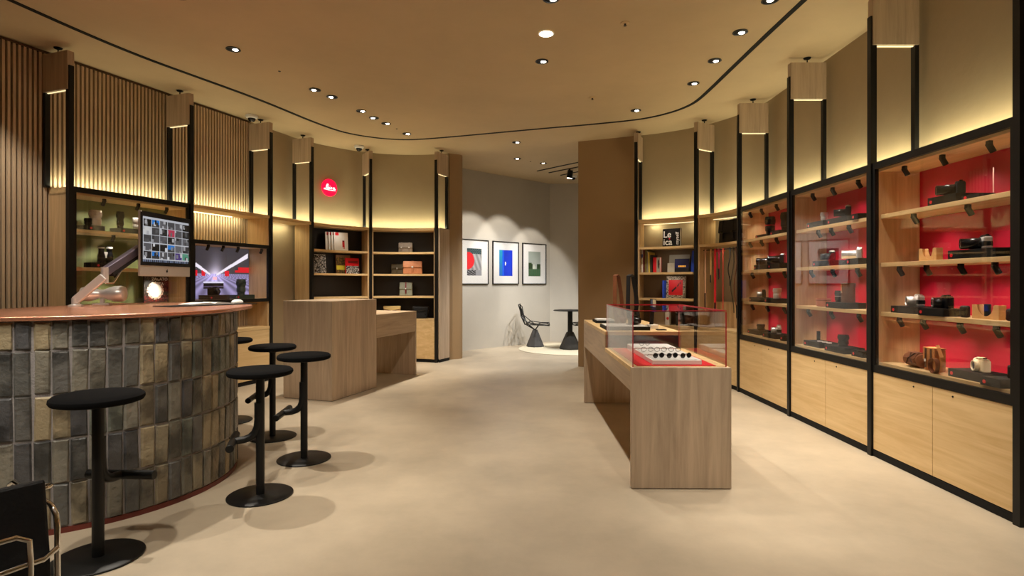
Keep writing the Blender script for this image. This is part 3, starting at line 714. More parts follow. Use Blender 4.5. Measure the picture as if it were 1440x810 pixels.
def strapped_camera(x, y, z, rz, label, cm, sm, scale=1.0, strap_h=0.42):
    r = thing('camera_with_strap', label, 'camera', on_table(x, y, z), rz)
    ob('body', B(-0.07, 0.07, -0.018, 0.018, 0, 0.078), cm, r, bevel=0.012, seg=3)
    ob('lens', MB().lathe([(0.03, 0.016), (0.03, 0.05), (0.026, 0.062), (0.02, 0.062)], 18, axis='y'), cm, r, (0, 0, 0.038), smooth=True)
    ob('finder', B(-0.045, 0.045, -0.014, 0.014, 0.078, 0.086), cm, r, bevel=0.003)
    p = [(-0.072, 0, 0.06), (-0.075, 0.01, 0.16), (-0.055, 0.02, strap_h * 0.72), (-0.035, 0.03, strap_h), (0.0, 0.03, strap_h + 0.012), (0.035, 0.03, strap_h - 0.005), (0.06, 0.02, strap_h * 0.7), (0.078, 0.01, 0.16), (0.072, 0, 0.06)]
    ob('strap', MB().strap(p, 0.045, 0.004, (0.2, 1, 0)), sm, r)
    ob('holder', MB().tube([(0.0, 0.045, 0.0), (0.0, 0.045, strap_h - 0.02), (0.0, 0.02, strap_h)], 0.003, 6), BLACK, r)
    ob('holder_foot', MB().lathe([(0.03, 0), (0.03, 0.006)], 16, (0, 0.045, 0)), BLACK, r)
    return r
strapped_camera(0.30, 1.42, Z2 + 0.0335, 0.8, 'black camera with its strap arched upright, on the lined tray', BLACKG, BLEATHER, strap_h=0.43)
strapped_camera(0.27, 1.95, Z2 + 0.001, 0.9, 'brown leather-cased camera with its strap arched upright', BROWNL, BROWNL, strap_h=0.47)

# ---------------------------------------------------------------- monitor on arm, bar top clutter
ZB = BZ + 0.022
mon = thing('monitor', 'silver desktop computer screen showing a grid of small photos', 'monitor', (-2.92, 4.47, 1.356), math.radians(88))
ob('body', B(0, 0.65, 0.0, 0.02, 0, 0.516), ALU, mon, bevel=0.004)
ob('bezel', B(0.0, 0.65, -0.002, 0.0, 0.085, 0.516), BLACKG, mon)
ob('housing', MB().prism([(0.08, 0.02), (0.57, 0.02), (0.45, 0.05), (0.2, 0.05)], 0.06, 0.46), ALU, mon)
random.seed(3)
cells = {}
def grid_pic(u, v):
    if v > 0.955: return (0.78, 0.79, 0.82)
    if v < 0.055: return (0.15, 0.17, 0.22) if (int(u * 50) % 2) else (0.45, 0.5, 0.6)
    vv = (v - 0.055) / 0.9; ri = int(vv * 5); ci = int(u * 6); fu, fv = u * 6 - ci, vv * 5 - ri
    if fu < 0.085 or fv < 0.10: return (0.80, 0.81, 0.84)
    k = (ri, ci)
    if k not in cells:
        b = random.uniform(0.04, 0.42); cells[k] = (b, random.random(), [(random.random(), random.random(), random.uniform(0, 0.9)) for _ in range(3)])
    b, t, sp = cells[k]
    for (sx, sy, g) in sp:
        if abs(fu - sx) < 0.13 and abs(fv - sy) < 0.25: return (g, g, g * 1.02)
    if k in ((4, 1), (1, 3), (0, 1)) and fv > 0.45: return (0.15, 0.5, 0.85)
    if k in ((3, 3),): return (0.75, 0.25, 0.35)
    if k == (0, 4): return (0.3, 0.2, 0.5)
    if k == (0, 5): return (0.35, 0.62, 0.52)
    if k == (3, 0): return (0.85, 0.85, 0.85)
    return (b, b, b * 1.05)
image('screen', 0.60, 0.36, 84, 80, grid_pic, SCREEN, mon, (0.025, -0.0028, 0.115))
lg = MB().lathe([(0.011, 0), (0.011, 0.001)], 18, axis='y'); lg.lathe([(0.004, 0), (0.004, 0.001)], 8, (0.004, 0, 0.015), 'y')
ob('logo', lg, BLACKG, mon, (0.325, -0.0008, 0.042))
ob('corner_cap', MB().lathe([(0.006, 0), (0.006, 0.004)], 10, axis='y'), SILVER, mon, (0.004, -0.002, 0.512))
arm = thing('monitor_support', 'two-part silver monitor arm clamped to the copper bar top', 'arm', (-3.13, 4.08, ZB))
def bar3(p, q, wd, th): return MB().strap([p, q], th, wd, Vector((q[0] - p[0], q[1] - p[1], 0)).cross(Vector((0, 0, 1))))
ob('clamp', MB().lathe([(0.045, 0), (0.045, 0.012), (0.025, 0.018), (0.025, 0.06)], 20), SILVER, arm, smooth=True)
e0, e1, e2, e3 = (0, 0, 0.045), (0.163, 0.06, 0.218), (0.16, 0.075, 0.255), (0.135, 0.50, 0.45)
ob('lower_arm', bar3(e0, e1, 0.055, 0.045), SILVER, arm, bevel=0.006)
ob('elbow', MB().tube([(0.16, 0.068, 0.17), (0.16, 0.068, 0.285)], 0.024, 14), SILVER, arm, smooth=True)
ob('upper_arm', bar3(e2, e3, 0.06, 0.045), mat('mauve_silver', rgb(120, 112, 128), 0.35, 0.8), arm, bevel=0.006)
ob('cable_cover', bar3((0.165, 0.13, 0.235), (0.14, 0.46, 0.385), 0.03, 0.03), BLACKM, arm)
ob('cable', MB().tube([(0.165, 0.07, 0.17), (0.18, 0.13, 0.17), (0.17, 0.22, 0.25), (0.15, 0.34, 0.34)], 0.006, 8), CHROME, arm, smooth=True)
ob('tilt_head', MB().tube([(0.135, 0.49, 0.45), (0.128, 0.70, 0.46)], 0.02, 10), SILVER, arm, smooth=True)
def on_bar(px, y): return ((px - 720) / FPX * y, y, ZB)
sc = thing('spotting_scope', 'polished silver scope-shaped object lying on the copper bar top', 'scope', on_bar(144, 4.47), math.radians(12))
ob('body', MB().lathe([(0.02, -0.15), (0.05, -0.14), (0.058, -0.10), (0.05, -0.06), (0.034, -0.02), (0.034, 0.01), (0.05, 0.05), (0.062, 0.09), (0.064, 0.13), (0.056, 0.155), (0.03, 0.16)], 26, axis='x'), SILVER, sc, (0, 0, 0.085), smooth=True)
ob('foot', MB().box(-0.06, 0.06, -0.03, 0.03, 0, 0.012).box(-0.012, 0.012, -0.012, 0.012, 0.012, 0.05), SILVER, sc)
mp_ = thing('desk_mat', 'thin black mat on the copper bar top', 'mat', (-2.32, 4.36, ZB), math.radians(62))
ob('pad', B(-0.36, 0.34, -0.11, 0.11, 0, 0.005), BLACKM, mp_)
bk1 = thing('open_brochure', 'open white brochure on the black mat on the bar', 'brochure', (-2.37, 4.42, ZB + 0.0055), math.radians(62))
pg = MB()
for s in (-1, 1):
    pts = [(0, 0.006), (s * 0.03, 0.016), (s * 0.08, 0.014), (s * 0.17, 0.006), (s * 0.17, 0.0), (0, 0.0)]
    b = len(pg.v); pg.v += [(x, -0.09, z) for x, z in pts] + [(x, 0.09, z) for x, z in pts]
    pg.f += [[b + k for k in range(6)], [b + 6 + k for k in range(6)]] + [[b + k, b + (k + 1) % 6, b + 6 + (k + 1) % 6, b + 6 + k] for k in range(6)]
ob('pages', pg, WHITE, bk1)
ms = thing('computer_mouse', 'white computer mouse beside the brochure on the bar', 'mouse', (-2.25, 4.66, ZB + 0.0055), math.radians(62))
ob('shell', MB().lathe([(0.05, 0.0), (0.052, 0.008), (0.045, 0.02), (0.028, 0.028), (0.005, 0.031)], 20), WHITEG, ms, smooth=True).scale = (1, 0.6, 1)

# ---------------------------------------------------------------- chrome armchair at the corner of the picture
ch = thing('armchair', 'black leather armchair with chrome tube frame before the bar', 'armchair', (-1.615, 1.60, 0), math.radians(55))
ob('backrest', MB().strap([(0, -0.02, 0.27), (0, 0.0, 0.45), (0, 0.03, 0.60), (0, 0.045, 0.67)], 0.50, 0.05, (1, 0, 0)), BLEATHER, ch, bevel=0.01)
ob('seat', B(-0.24, 0.24, 0.0, 0.50, 0.36, 0.42), BLEATHER, ch, bevel=0.02, seg=3)
for s in (-1, 1):
    x = s * 0.265
    ob('arm_loop', MB().tube([(x, -0.03, 0.02), (x, -0.03, 0.53), (x, -0.02, 0.565), (x, 0.02, 0.585), (x, 0.40, 0.585), (x, 0.45, 0.565), (x, 0.465, 0.53), (x, 0.465, 0.05), (x, 0.44, 0.02), (x, 0.0, 0.012)], 0.0085, 10), CHROME, ch, smooth=True)
    if s < 0: continue
    ob('side_ring', MB().tube([(s * (0.245 + 0.03 * math.cos(a)) + s * 0.02, 0.12 + 0.02 * math.sin(a), 0.622) for a in [2 * PI * k / 14 for k in range(14)]], 0.005, 8, True), CHROME, ch, smooth=True)
ob('rear_rail', MB().tube([(-0.265, -0.03, 0.50), (-0.23, -0.075, 0.545), (0.15, -0.085, 0.55), (0.18, -0.085, 0.53), (0.185, -0.08, 0.47), (0.185, -0.075, 0.05)], 0.0085, 10), CHROME, ch, smooth=True)
ob('rear_rail', MB().tube([(-0.265, -0.03, 0.44), (-0.22, -0.07, 0.44), (0.22, -0.07, 0.455), (0.26, -0.05, 0.47)], 0.0085, 10), CHROME, ch, smooth=True)

# ---------------------------------------------------------------- gallery: pictures, rug, table, chairs
GA, GB = Vector((-0.97, 10.9)), Vector((0.84, 12.62)); gd = (GB - GA).normalized(); gz = math.atan2(gd.y, gd.x)
def pic1(u, v):
    import math as m
    if (u - 0.08) ** 2 / 0.17 + (v - 0.55) ** 2 / 0.10 < 1 and v > 0.2: return (0.88, 0.12, 0.16)
    if v > 0.8: return (0.12, 0.2, 0.22) if (int(u * 22) + int(v * 30)) % 3 else (0.35, 0.45, 0.45)
    if v < 0.2: return (0.08, 0.09, 0.1) if (int(u * 12) * 7 + int(v * 40)) % 3 and u < 0.6 else (0.6, 0.6, 0.62)
    return (0.62 + 0.1 * m.sin(u * 21 + v * 13),) * 3
def pic2(u, v):
    if (u - 0.47) ** 2 * 9 + (v - 0.48) ** 2 * 4 < 0.02 and u > 0.44: return (0.95, 0.93, 0.85)
    if u < 0.22: return (0.12, 0.42 + 0.2 * v, 0.75)
    return (0.05, 0.17 + 0.06 * u, 0.72 + 0.1 * u) if u > 0.38 else (0.1, 0.35, 0.9)
def pic3(u, v):
    import math as m
    if v < 0.3: return (0.25 + 0.08 * m.sin(u * 40), 0.40, 0.27)
    if v < 0.5 and (u < 0.35 or u > 0.7): return (0.16, 0.26, 0.14)
    if v < 0.55 and u < 0.28: return (0.2, 0.3, 0.16)
    if 0.35 < u < 0.6 and v < 0.5 - abs(u - 0.45): return (0.8, 0.82, 0.76)
    return (0.60 + 0.12 * (1 - v), 0.64 + 0.1 * (1 - v), 0.60 + 0.12 * (1 - v))
for t0, fn, lab in ((-0.055, pic1, 'black-framed print of a red balloon shape on grey wall'), (0.785, pic2, 'black-framed print of deep blue with white crescent'), (1.628, pic3, 'black-framed print of a pale green landscape with trees')):
    p = GA + gd * t0
    r = thing('framed_picture', lab, 'picture', (p.x, p.y, 1.275), gz, 'framed prints on the gallery wall')
    W_, H_ = 0.727, 0.875
    ob('frame', MB().box(0, W_, -0.03, -0.001, 0, 0.016).box(0, W_, -0.03, -0.001, H_ - 0.016, H_).box(0, 0.016, -0.03, -0.001, 0.016, H_ - 0.016).box(W_ - 0.016, W_, -0.03, -0.001, 0.016, H_ - 0.016), BLACK, r)
    ob('mat_board', B(0.016, W_ - 0.016, -0.016, -0.002, 0.016, H_ - 0.016), WHITE, r)
    image('print', 0.37, 0.53, 30, 44, fn, PRINT, r, (0.18, -0.0165, 0.17))
    ob('picture_glass', B(0.016, W_ - 0.016, -0.024, -0.021, 0.016, H_ - 0.016), GLASS, r)
rug = thing('round_rug', 'round cream rug under the black bistro table', 'rug', (1.16, 11.22, 0.0))
ob('pile', MB().lathe([(1.02, 0.0), (1.03, 0.006), (1.02, 0.012), (0.02, 0.013)], 72), RUG, rug, smooth=True)
bt = thing('bistro_table', 'small round black bistro table on a grey conical foot', 'table', (1.135, 11.12, 0.013))
ob('tabletop', MB().lathe([(0.30, 0.742), (0.325, 0.748), (0.325, 0.756), (0.315, 0.762), (0.02, 0.763)], 44), BLACK, bt, smooth=True)
ob('column', B(-0.045, 0.045, -0.045, 0.045, 0.29, 0.742), BLACK, bt, bevel=0.004)
ob('foot', MB().lathe([(0.205, 0.0), (0.21, 0.02), (0.205, 0.035), (0.075, 0.32), (0.06, 0.335)], 8), GREYDK, bt)
def wire_chair(loc, rz, label, first=None):
    if first:
        r = copy_tree(first); r.location = loc; r.rotation_euler = (0, 0, rz); r['label'] = label; return r
    r = thing('wire_chair', label, 'chair', loc, rz, 'faceted wire chairs at the bistro table')
    V = {'a': (-.19, -.17, .455), 'A': (-.19, .17, .455), 'b': (-.33, -.12, .845), 'B': (-.33, .12, .845), 'c': (-.29, -.2, .80), 'C': (-.29, .2, .80), 'd': (-.26, -.23, .62), 'D': (-.26, .23, .62),
         'e': (-.12, -.25, .50), 'E': (-.12, .25, .50), 'f': (.10, -.25, .47), 'F': (.10, .25, .47), 'g': (.27, -.16, .475), 'G': (.27, .16, .475), 'h': (.29, -.08, .43), 'H': (.29, .08, .43), 'm': (-.24, 0, .60), 'n': (0.02, 0, .435), 'o': (-.30, 0, .86), 'p': (.28, 0, .47), 'q': (-.16, 0, .44)}
    E = 'ab bo oB BA bc cd de ef fg gh hH HG GF FE ED DC CB dm mD bm Bm am Am ae AE aq qA en nE fn nF nh nH qn gp pG ma fe cm Cm da DA pn bo eq Eq'.split()
    m = MB()
    for k in set(E): m.tube([V[k[0]], V[k[1]]], 0.0095, 6)
    ob('shell', m, BLACK, r, smooth=True)
    u = MB()
    for k in ((-.16, -.12), (-.16, .12), (.08, -.12), (.08, .12)): u.tube([(k[0], k[1], .445), (0, 0, .335)], 0.012, 6)
    ob('bracket', u, BLACK, r, smooth=True)
    ob('foot', MB().lathe([(0.178, 0.0), (0.18, 0.015), (0.055, 0.325), (0.05, 0.34)], 8), GREYSTONE, r)
    return r
c1 = wire_chair((0.47, 11.55, 0.013), math.radians(-8), 'faceted black wire chair on a patterned conical foot')
wire_chair((1.55, 11.62, 0.013), math.radians(190), 'black wire chair mostly hidden behind the brown partition', c1)

# ---------------------------------------------------------------- goods on the shelves
def at(u, p0, p1, inset, z):
    a, b = u.px(p0, inset), u.px(p1, inset)
    return u.world((a + b) / 2, inset, z), abs(b - a)
def block(u, p0, p1, z, label, inset=0.15, h=0.05, dpt=0.17, turn=0.0, wmax=0.3, m=None):
    loc, W_ = at(u, p0, p1, inset, z); W_ = min(W_ * 0.9, wmax)
    r = thing('display_block', label, 'display block', loc, u.rz + turn, 'black display blocks in the cabinets')
    ob('base', B(-W_ / 2, W_ / 2, -dpt / 2, dpt / 2, 0, h), m or BLACKM, r, bevel=0.002)
    ob('emblem', MB().lathe([(0.011, 0), (0.011, 0.0015)], 16, (-W_ / 2 + 0.03, -dpt / 2 - 0.0002, h * 0.45), 'y'), REDDOT, r)
    return z + h
def camera(u, p0, p1, z, h, label, body=BLACKM, lens=BLACKG, top=None, lens_len=0.05, lens_r=0.03, inset=0.15, turn=0.0, W_=None, grip=None):
    loc, W0 = at(u, p0, p1, inset, z); W_ = W_ or max(0.10, min(0.15, W0 * 0.85))
    r = thing('camera', label, 'camera', loc, u.rz + turn, 'cameras shown in the wall cabinets')
    hb = h * 0.86
    ob('body', B(-W_ / 2, W_ / 2, -0.022, 0.022, 0.0, hb), body, r, bevel=0.009, seg=3)
    ob('top_plate', MB().box(-W_ / 2 + 0.012, W_ / 2 - 0.012, -0.018, 0.018, hb - 0.002, hb + h * 0.06).box(-0.022, 0.022, -0.02, 0.018, hb, h), top or body, r, bevel=0.003)
    ob('shutter_dial', MB().lathe([(0.009, hb), (0.009, hb + 0.014)], 14, (W_ / 2 - 0.026, 0, 0)).lathe([(0.007, hb), (0.007, hb + 0.012)], 14, (-W_ / 2 + 0.026, 0, 0)), SILVER if top is SILVER else BLACKG, r, smooth=True)
    if grip: ob('grip_wrap', B(-W_ / 2 - 0.001, W_ / 2 + 0.001, -0.0232, 0.0232, hb * 0.15, hb * 0.68), grip, r, bevel=0.009, seg=3)
    l = ob('lens', MB().lathe([(lens_r * 0.92, 0.018), (lens_r, 0.026), (lens_r, 0.022 + lens_len * 0.5), (lens_r * 0.93, 0.024 + lens_len * 0.55), (lens_r * 0.96, 0.022 + lens_len), (lens_r * 0.78, 0.022 + lens_len), (lens_r * 0.7, 0.016 + lens_len)], 22, (0, 0, hb * 0.48), 'y'), lens, r, smooth=True)
    ob('front_glass', MB().lathe([(lens_r * 0.68, 0.0), (lens_r * 0.5, 0.004), (0.002, 0.006)], 18, (0, -0.016 - lens_len, hb * 0.48), 'y'), LENSG, l, smooth=True)
    return r
def lensobj(u, c, z, h, rad, label, body=BLACKM, ring=None, inset=0.14, name='lens', cat='lens', knurl=True, straight=False):
    loc, _ = at(u, c - 1, c + 1, inset, z)
    r = thing(name, label, cat, loc, u.rz, 'lenses shown upright in the wall cabinets')
    ob('barrel', MB().lathe([(rad * (0.95 if straight else 0.8), 0), (rad * (0.97 if straight else 0.82), h * 0.16), (rad * 0.98, h * 0.2), (rad * 0.98, h * 0.42), (rad * 0.9, h * 0.45), (rad * 0.92, h * 0.55), (rad, h * 0.6), (rad, h * 0.98), (rad * 0.95, h), (0.004, h)], 26), body, r, smooth=True)
    if knurl:
        k = MB(); n = 26
        for i in range(n):
            a = 2 * PI * i / n; k.tube([(rad * math.cos(a), rad * math.sin(a), h * 0.64), (rad * math.cos(a), rad * math.sin(a), h * 0.86)], rad * 0.07, 4)
        ob('focus_grip', k, body, r)
    if ring: ob('ring', MB().lathe([(rad * 1.0, h * 0.475), (rad * 1.0, h * 0.53)], 26), ring, r, smooth=True)
    return r
def half_case(u, p0, p1, z, h, label, m, inset=0.13, turn=0.0):
    loc, W_ = at(u, p0, p1, inset, z); W_ = max(0.09, min(W_ * 0.95, 0.22)); r = thing('leather_half_case', label, 'camera case', loc, u.rz + turn)
    prof = [(-W_ / 2, 0), (W_ / 2, 0), (W_ / 2, h), (W_ * 0.36, h * 1.02)]
    for k in range(13):
        a = PI * k / 12; prof.append((W_ * 0.30 * math.cos(a), h * 0.95 - (h * 0.75) * math.sin(a)))
    prof += [(-W_ * 0.36, h * 1.02), (-W_ / 2, h)]
    def plate(y0, y1):
        g = MB(); n = len(prof); g.v = [(x, y0, zz) for x, zz in prof] + [(x, y1, zz) for x, zz in prof]
        g.f = [list(range(n)), [n + k for k in range(n)]] + [[k, (k + 1) % n, n + (k + 1) % n, n + k] for k in range(n)]; return g
    ob('front', plate(-0.022, -0.018), m, r); ob('back', plate(0.018, 0.022), m, r)
    ob('base', B(-W_ / 2, W_ / 2, -0.018, 0.018, 0, 0.005), m, r)
    for s in (-1, 1): ob('end', B(s * W_ / 2 - 0.004 if s > 0 else -W_ / 2, W_ / 2 if s > 0 else -W_ / 2 + 0.004, -0.018, 0.018, 0.005, h), m, r)
    return r

# --- first red cabinet (widest in the picture)
C3 = 'biggest-looking red cabinet'
zt_ = block(K3, 1320, 1366, L1, 'long black display block on the top shelf of the ' + C3, h=0.055)
camera(K3, 1333, 1366, zt_, 0.085, 'black camera with long lens on the top shelf of the ' + C3, lens_len=0.10, lens_r=0.034, turn=-0.5)
zt_ = block(K3, 1362, 1390, L1, 'low black block carrying a clear acrylic plate', h=0.03, dpt=0.10, inset=0.13)
loc, _ = at(K3, 1379, 1381, 0.14, zt_); a_ = thing('acrylic_plate', 'clear upright acrylic plate on a low black block', 'plate', loc, K3.rz + 0.35)
ob('sheet', B(-0.07, 0.07, -0.004, 0.004, 0, 0.15), GLASS, a_)
ob('edge_bar', B(0.064, 0.07, -0.006, -0.0042, 0, 0.15), mat('acrylic_edge', rgb(220, 170, 160), 0.2), a_)
half_case(K3, 1296, 1322, L2, 0.085, 'natural tan leather half case alone on the second shelf of the ' + C3, PALETAN)
zt_ = block(K3, 1346, 1428, L2, 'wide black display block under the silver-bodied black-lens camera', wmax=0.36, h=0.055)
camera(K3, 1368, 1404, zt_, 0.085, 'silver camera with black lens on the second shelf of the ' + C3, body=SILVER, lens=BLACKG, top=BLACKM, lens_len=0.10, lens_r=0.034, turn=-0.5, grip=BLACKM)
zt_ = block(K3, 1267, 1304, L3, 'black display block under the silver camera on the third shelf')
camera(K3, 1281, 1304, zt_, 0.085, 'silver camera on the third shelf of the ' + C3, body=SILVER, lens=SILVER, top=SILVER, lens_len=0.055, lens_r=0.036, grip=BLACKM, turn=-0.4, inset=0.19)
zt_ = block(K3, 1306, 1348, L3, 'black display block under the black camera on the third shelf', inset=0.12)
camera(K3, 1317, 1346, zt_, 0.088, 'black camera beside the silver one on the third shelf', body=BLACKG, lens_len=0.055, lens_r=0.036, inset=0.12, turn=-0.4)
def grip_piece(u, p0, p1, z, h, label, m=BLEATHER, inset=0.11, dp=0.02):
    loc, W_ = at(u, p0, p1, inset, z); W_ = W_ * 0.9; r = thing('leather_grip', label, 'leather case', loc, u.rz + 0.2)
    ob('shell', MB().prism([(-W_ / 2, -dp), (W_ / 2, -dp), (W_ / 2, dp), (-W_ / 2, dp)], 0, h), m, r, bevel=dp * 0.7, seg=4)
    ob('seam', B(-W_ / 2 + 0.008, W_ / 2 - 0.008, -dp - 0.0035, -dp - 0.0002, h * 0.2, h * 0.26), BLACKM, r)
    return r
grip_piece(K3, 1352, 1362, L3, 0.075, 'small black leather case standing between black camera and tan half case')
half_case(K3, 1371, 1411, L3, 0.085, 'tan leather half case with a black case inside it, third shelf', PALETAN, inset=0.12)
grip_piece(K3, 1385, 1393, L3 + 0.005, 0.085, 'black leather case standing inside the tan half case', inset=0.12, dp=0.008)
grip_piece(K3, 1417, 1430, L3, 0.07, 'black leather case at the frame end of the third shelf')
# lowest shelf
loc, _ = at(K3, 1274, 1304, 0.13, L4 + 0.003); r = thing('leather_roll_pouch', 'brown leather roll-up pouch on the lowest shelf', 'pouch', loc, K3.rz - 0.12)
ob('roll', MB().lathe([(0.03, -0.085), (0.046, -0.08), (0.05, 0.0), (0.046, 0.08), (0.03, 0.085)], 22, axis='x'), BROWNL, r, (0, 0, 0.048), smooth=True)
ob('flap', MB().strap([(0.0, -0.052, 0.03), (0.0, -0.05, 0.06), (0.0, -0.02, 0.098), (0.0, 0.02, 0.10)], 0.12, 0.004, (1, 0, 0)), BROWNL, r)
ob('thong', MB().tube([(-0.02, -0.056, 0.02), (0.0, -0.056, 0.06), (0.03, -0.03, 0.095), (0.04, 0.0, 0.10)], 0.004, 6).tube([(0.05, -0.054, 0.03), (0.02, -0.055, 0.06), (-0.01, -0.03, 0.097)], 0.004, 6), mat('dark_thong', rgb(60, 32, 20), 0.6), r, smooth=True)
loc, _ = at(K3, 1305, 1325, 0.13, L4); r = thing('leather_camera_bag', 'upright tan leather camera bag with looped strap, lowest shelf', 'bag', loc, K3.rz - 0.1)
ob('body', B(-0.06, 0.06, -0.035, 0.035, 0, 0.15), TAN, r, bevel=0.01, seg=3)
ob('flap', MB().box(-0.062, 0.062, -0.041, -0.036, 0.07, 0.155).box(-0.062, 0.062, -0.041, 0.036, 0.1505, 0.156), TAN, r, bevel=0.003)
ob('buckle_strap', MB().box(-0.035, -0.02, -0.045, -0.0415, 0.02, 0.15).box(0.02, 0.035, -0.045, -0.0415, 0.02, 0.15), mat('dark_thong', (0, 0, 0)), r)
ob('clasp', MB().box(-0.037, -0.018, -0.048, -0.0455, 0.06, 0.078).box(0.018, 0.037, -0.048, -0.0455, 0.06, 0.078), CHROME, r)
st = [(0.05, 0.0, 0.14), (0.075, -0.03, 0.18), (0.12, -0.05, 0.165), (0.16, -0.055, 0.11), (0.165, -0.055, 0.06), (0.15, -0.055, 0.012), (0.12, -0.055, 0.004)]
ob('shoulder_strap', MB().strap(st, 0.022, 0.004, (0, 1, 0.2)), TAN, r)
ring = [(0.115 + 0.042 * math.cos(a), -0.075, 0.052 + 0.046 * math.sin(a)) for a in [2 * PI * k / 24 for k in range(25)]]
ob('strap_coil', MB().strap(ring, 0.028, 0.005, (0, 1, 0)), BROWNL, r)
zt_ = block(K3, 1349, 1404, L4, 'black display block under the cream camera, lowest shelf', wmax=0.26)
camera(K3, 1367, 1395, zt_, 0.088, 'cream camera with round lens on the lowest shelf', body=CREAM, lens=CREAM, top=CREAM, lens_len=0.025, lens_r=0.034, turn=-0.3, W_=0.13)
zt_ = block(K3, 1397, 1430, L4, 'black display block at the frame end of the lowest shelf', inset=0.10)
grip_piece(K3, 1419, 1428, zt_, 0.08, 'black case standing on the endmost block of the lowest shelf', inset=0.10)

# --- middle red cabinet
C2 = 'middle red cabinet'
zt_ = block(K2, 1146, 1172, L1, 'black display block under the small silver lens', inset=0.14)
lensobj(K2, 1159, zt_, 0.085, 0.03, 'small silver lens on the top shelf of the ' + C2, SILVER, inset=0.14)
zt_ = block(K2, 1172, 1210, L1, 'black display block under the top-shelf camera of the ' + C2)
camera(K2, 1180, 1206, zt_, 0.10, 'black and silver camera on the top shelf of the ' + C2, body=BLACKG, top=SILVER, lens_len=0.085, lens_r=0.033, turn=-0.5)
block(K2, 1211, 1222, L1, 'narrow empty black block by the frame, top shelf of the ' + C2, h=0.045, inset=0.12)
zt_ = block(K2, 1154, 1182, L2, 'dark display block behind the mirrored picture in the ' + C2)
camera(K2, 1160, 1180, zt_, 0.09, 'black camera with silver top behind the mirrored picture', body=BLACKG, top=SILVER, lens_len=0.07, turn=-0.4)
zt_ = block(K2, 1203, 1222, L2, 'black display block under the bright silver camera', inset=0.13)
camera(K2, 1197, 1222, zt_, 0.10, 'bright silver camera at the frame end of the second shelf', body=SILVER, lens=SILVER, top=SILVER, lens_len=0.11, lens_r=0.036, turn=-0.6, inset=0.20)
loc, _ = at(K2, 1148, 1168, 0.13, L3); r = thing('leather_lens_pouch', 'low round tan leather pouch on the third shelf', 'pouch', loc, K2.rz)
ob('bowl', MB().lathe([(0.045, 0), (0.058, 0.01), (0.062, 0.05), (0.06, 0.075), (0.054, 0.075), (0.05, 0.03), (0.004, 0.028)], 24), mat('rose_leather', rgb(190, 120, 96), 0.4), r, smooth=True)
ob('stitch_band', MB().lathe([(0.0625, 0.056), (0.0625, 0.062)], 24), BROWNL, r, smooth=True)
zt_ = block(K2, 1166, 1214, L3, 'wide black display block under the lens and brown case', wmax=0.3, inset=0.13)
lensobj(K2, 1179, zt_, 0.10, 0.028, 'black lens with silver foot beside the tall brown case', BLACKG, SILVER, inset=0.13)
loc, _ = at(K2, 1186, 1200, 0.13, zt_); r = thing('leather_lens_case', 'tall brown leather lens case with buckled lid', 'case', loc, K2.rz)
ob('body', MB().lathe([(0.05, 0), (0.052, 0.005), (0.052, 0.13)], 24), BROWNL, r, smooth=True)
ob('lid', MB().lathe([(0.055, 0.128), (0.055, 0.16), (0.05, 0.165), (0.004, 0.166)], 24), BROWNL, r, smooth=True)
ob('lid_strap', MB().strap([(0, -0.058, 0.15), (0, -0.057, 0.11), (0, -0.055, 0.08)], 0.018, 0.004, (1, 0, 0)), TAN, r)
ob('stud', MB().lathe([(0.006, 0), (0.005, 0.004)], 12, (0, -0.055, 0.088), 'y'), CHROME, r)
zt_ = block(K2, 1136, 1173, L4, 'black display block with flat silver discs, lowest shelf', wmax=0.28)
for k, c in enumerate((1153, 1160, 1166)):
    loc, _ = at(K2, c - 1, c + 1, 0.13, zt_); r = thing('filter_ring', 'flat silver filter ring on the block, ' + ['first from the side panel', 'the middle one', 'next to the glass seam'][k], 'filter', loc, K2.rz)
    ob('ring', MB().tube([(0.02 * math.cos(a), 0.02 * math.sin(a), 0.004) for a in [2 * PI * q_ / 16 for q_ in range(16)]], 0.004, 6, True), SILVER, r, smooth=True)
    ob('disc', MB().lathe([(0.018, 0.002), (0.018, 0.004)], 16), LENSG, r)
loc, _ = at(K2, 1150, 1152, 0.19, zt_); r = thing('lens_hood', 'small black tube standing behind the filter rings', 'tube', loc, K2.rz)
ob('tube', MB().lathe([(0.016, 0), (0.016, 0.085), (0.013, 0.085), (0.013, 0.01)], 16), BLACKM, r, smooth=True)
zt_ = block(K2, 1171, 1204, L4, 'black display block under the single lens, lowest shelf', inset=0.12)
lensobj(K2, 1186, zt_, 0.10, 0.042, 'black lens on the lowest shelf of the ' + C2, BLACKG, inset=0.12)
block(K2, 1204, 1222, L4, 'empty black block by the frame, lowest shelf of the ' + C2, inset=0.09, dpt=0.09)

# --- far red cabinet
C1 = 'red cabinet beside the strap niche'
zt_ = block(K1, 1070, 1093, L1, 'low black block under the tall lens, top shelf by the strap niche', h=0.03)
lensobj(K1, 1083, zt_, 0.19, 0.052, 'tall black lens with red ring on the top shelf', BLACKG, REDM)
zt_ = block(K1, 1093, 1108, L1, 'low black block by the frame, top shelf by the strap niche', h=0.045)
lensobj(K1, 1105, zt_, 0.18, 0.05, 'tall black lens half hidden by the frame, top shelf', BLACKG)
zt_ = block(K1, 1068, 1090, L2, 'dark block under the first long-lens camera, second shelf', h=0.055)
camera(K1, 1074, 1092, zt_, 0.10, 'black long-lens camera, first on the second shelf by the strap niche', body=BLACKG, lens_len=0.12, lens_r=0.04, turn=-0.6, inset=0.21)
zt_ = block(K1, 1090, 1108, L2, 'dark block under the second long-lens camera, second shelf', h=0.06)
camera(K1, 1092, 1110, zt_, 0.11, 'black camera with silver details next to the frame, second shelf', body=BLACKG, top=SILVER, lens_len=0.12, lens_r=0.042, turn=-0.6, inset=0.21)
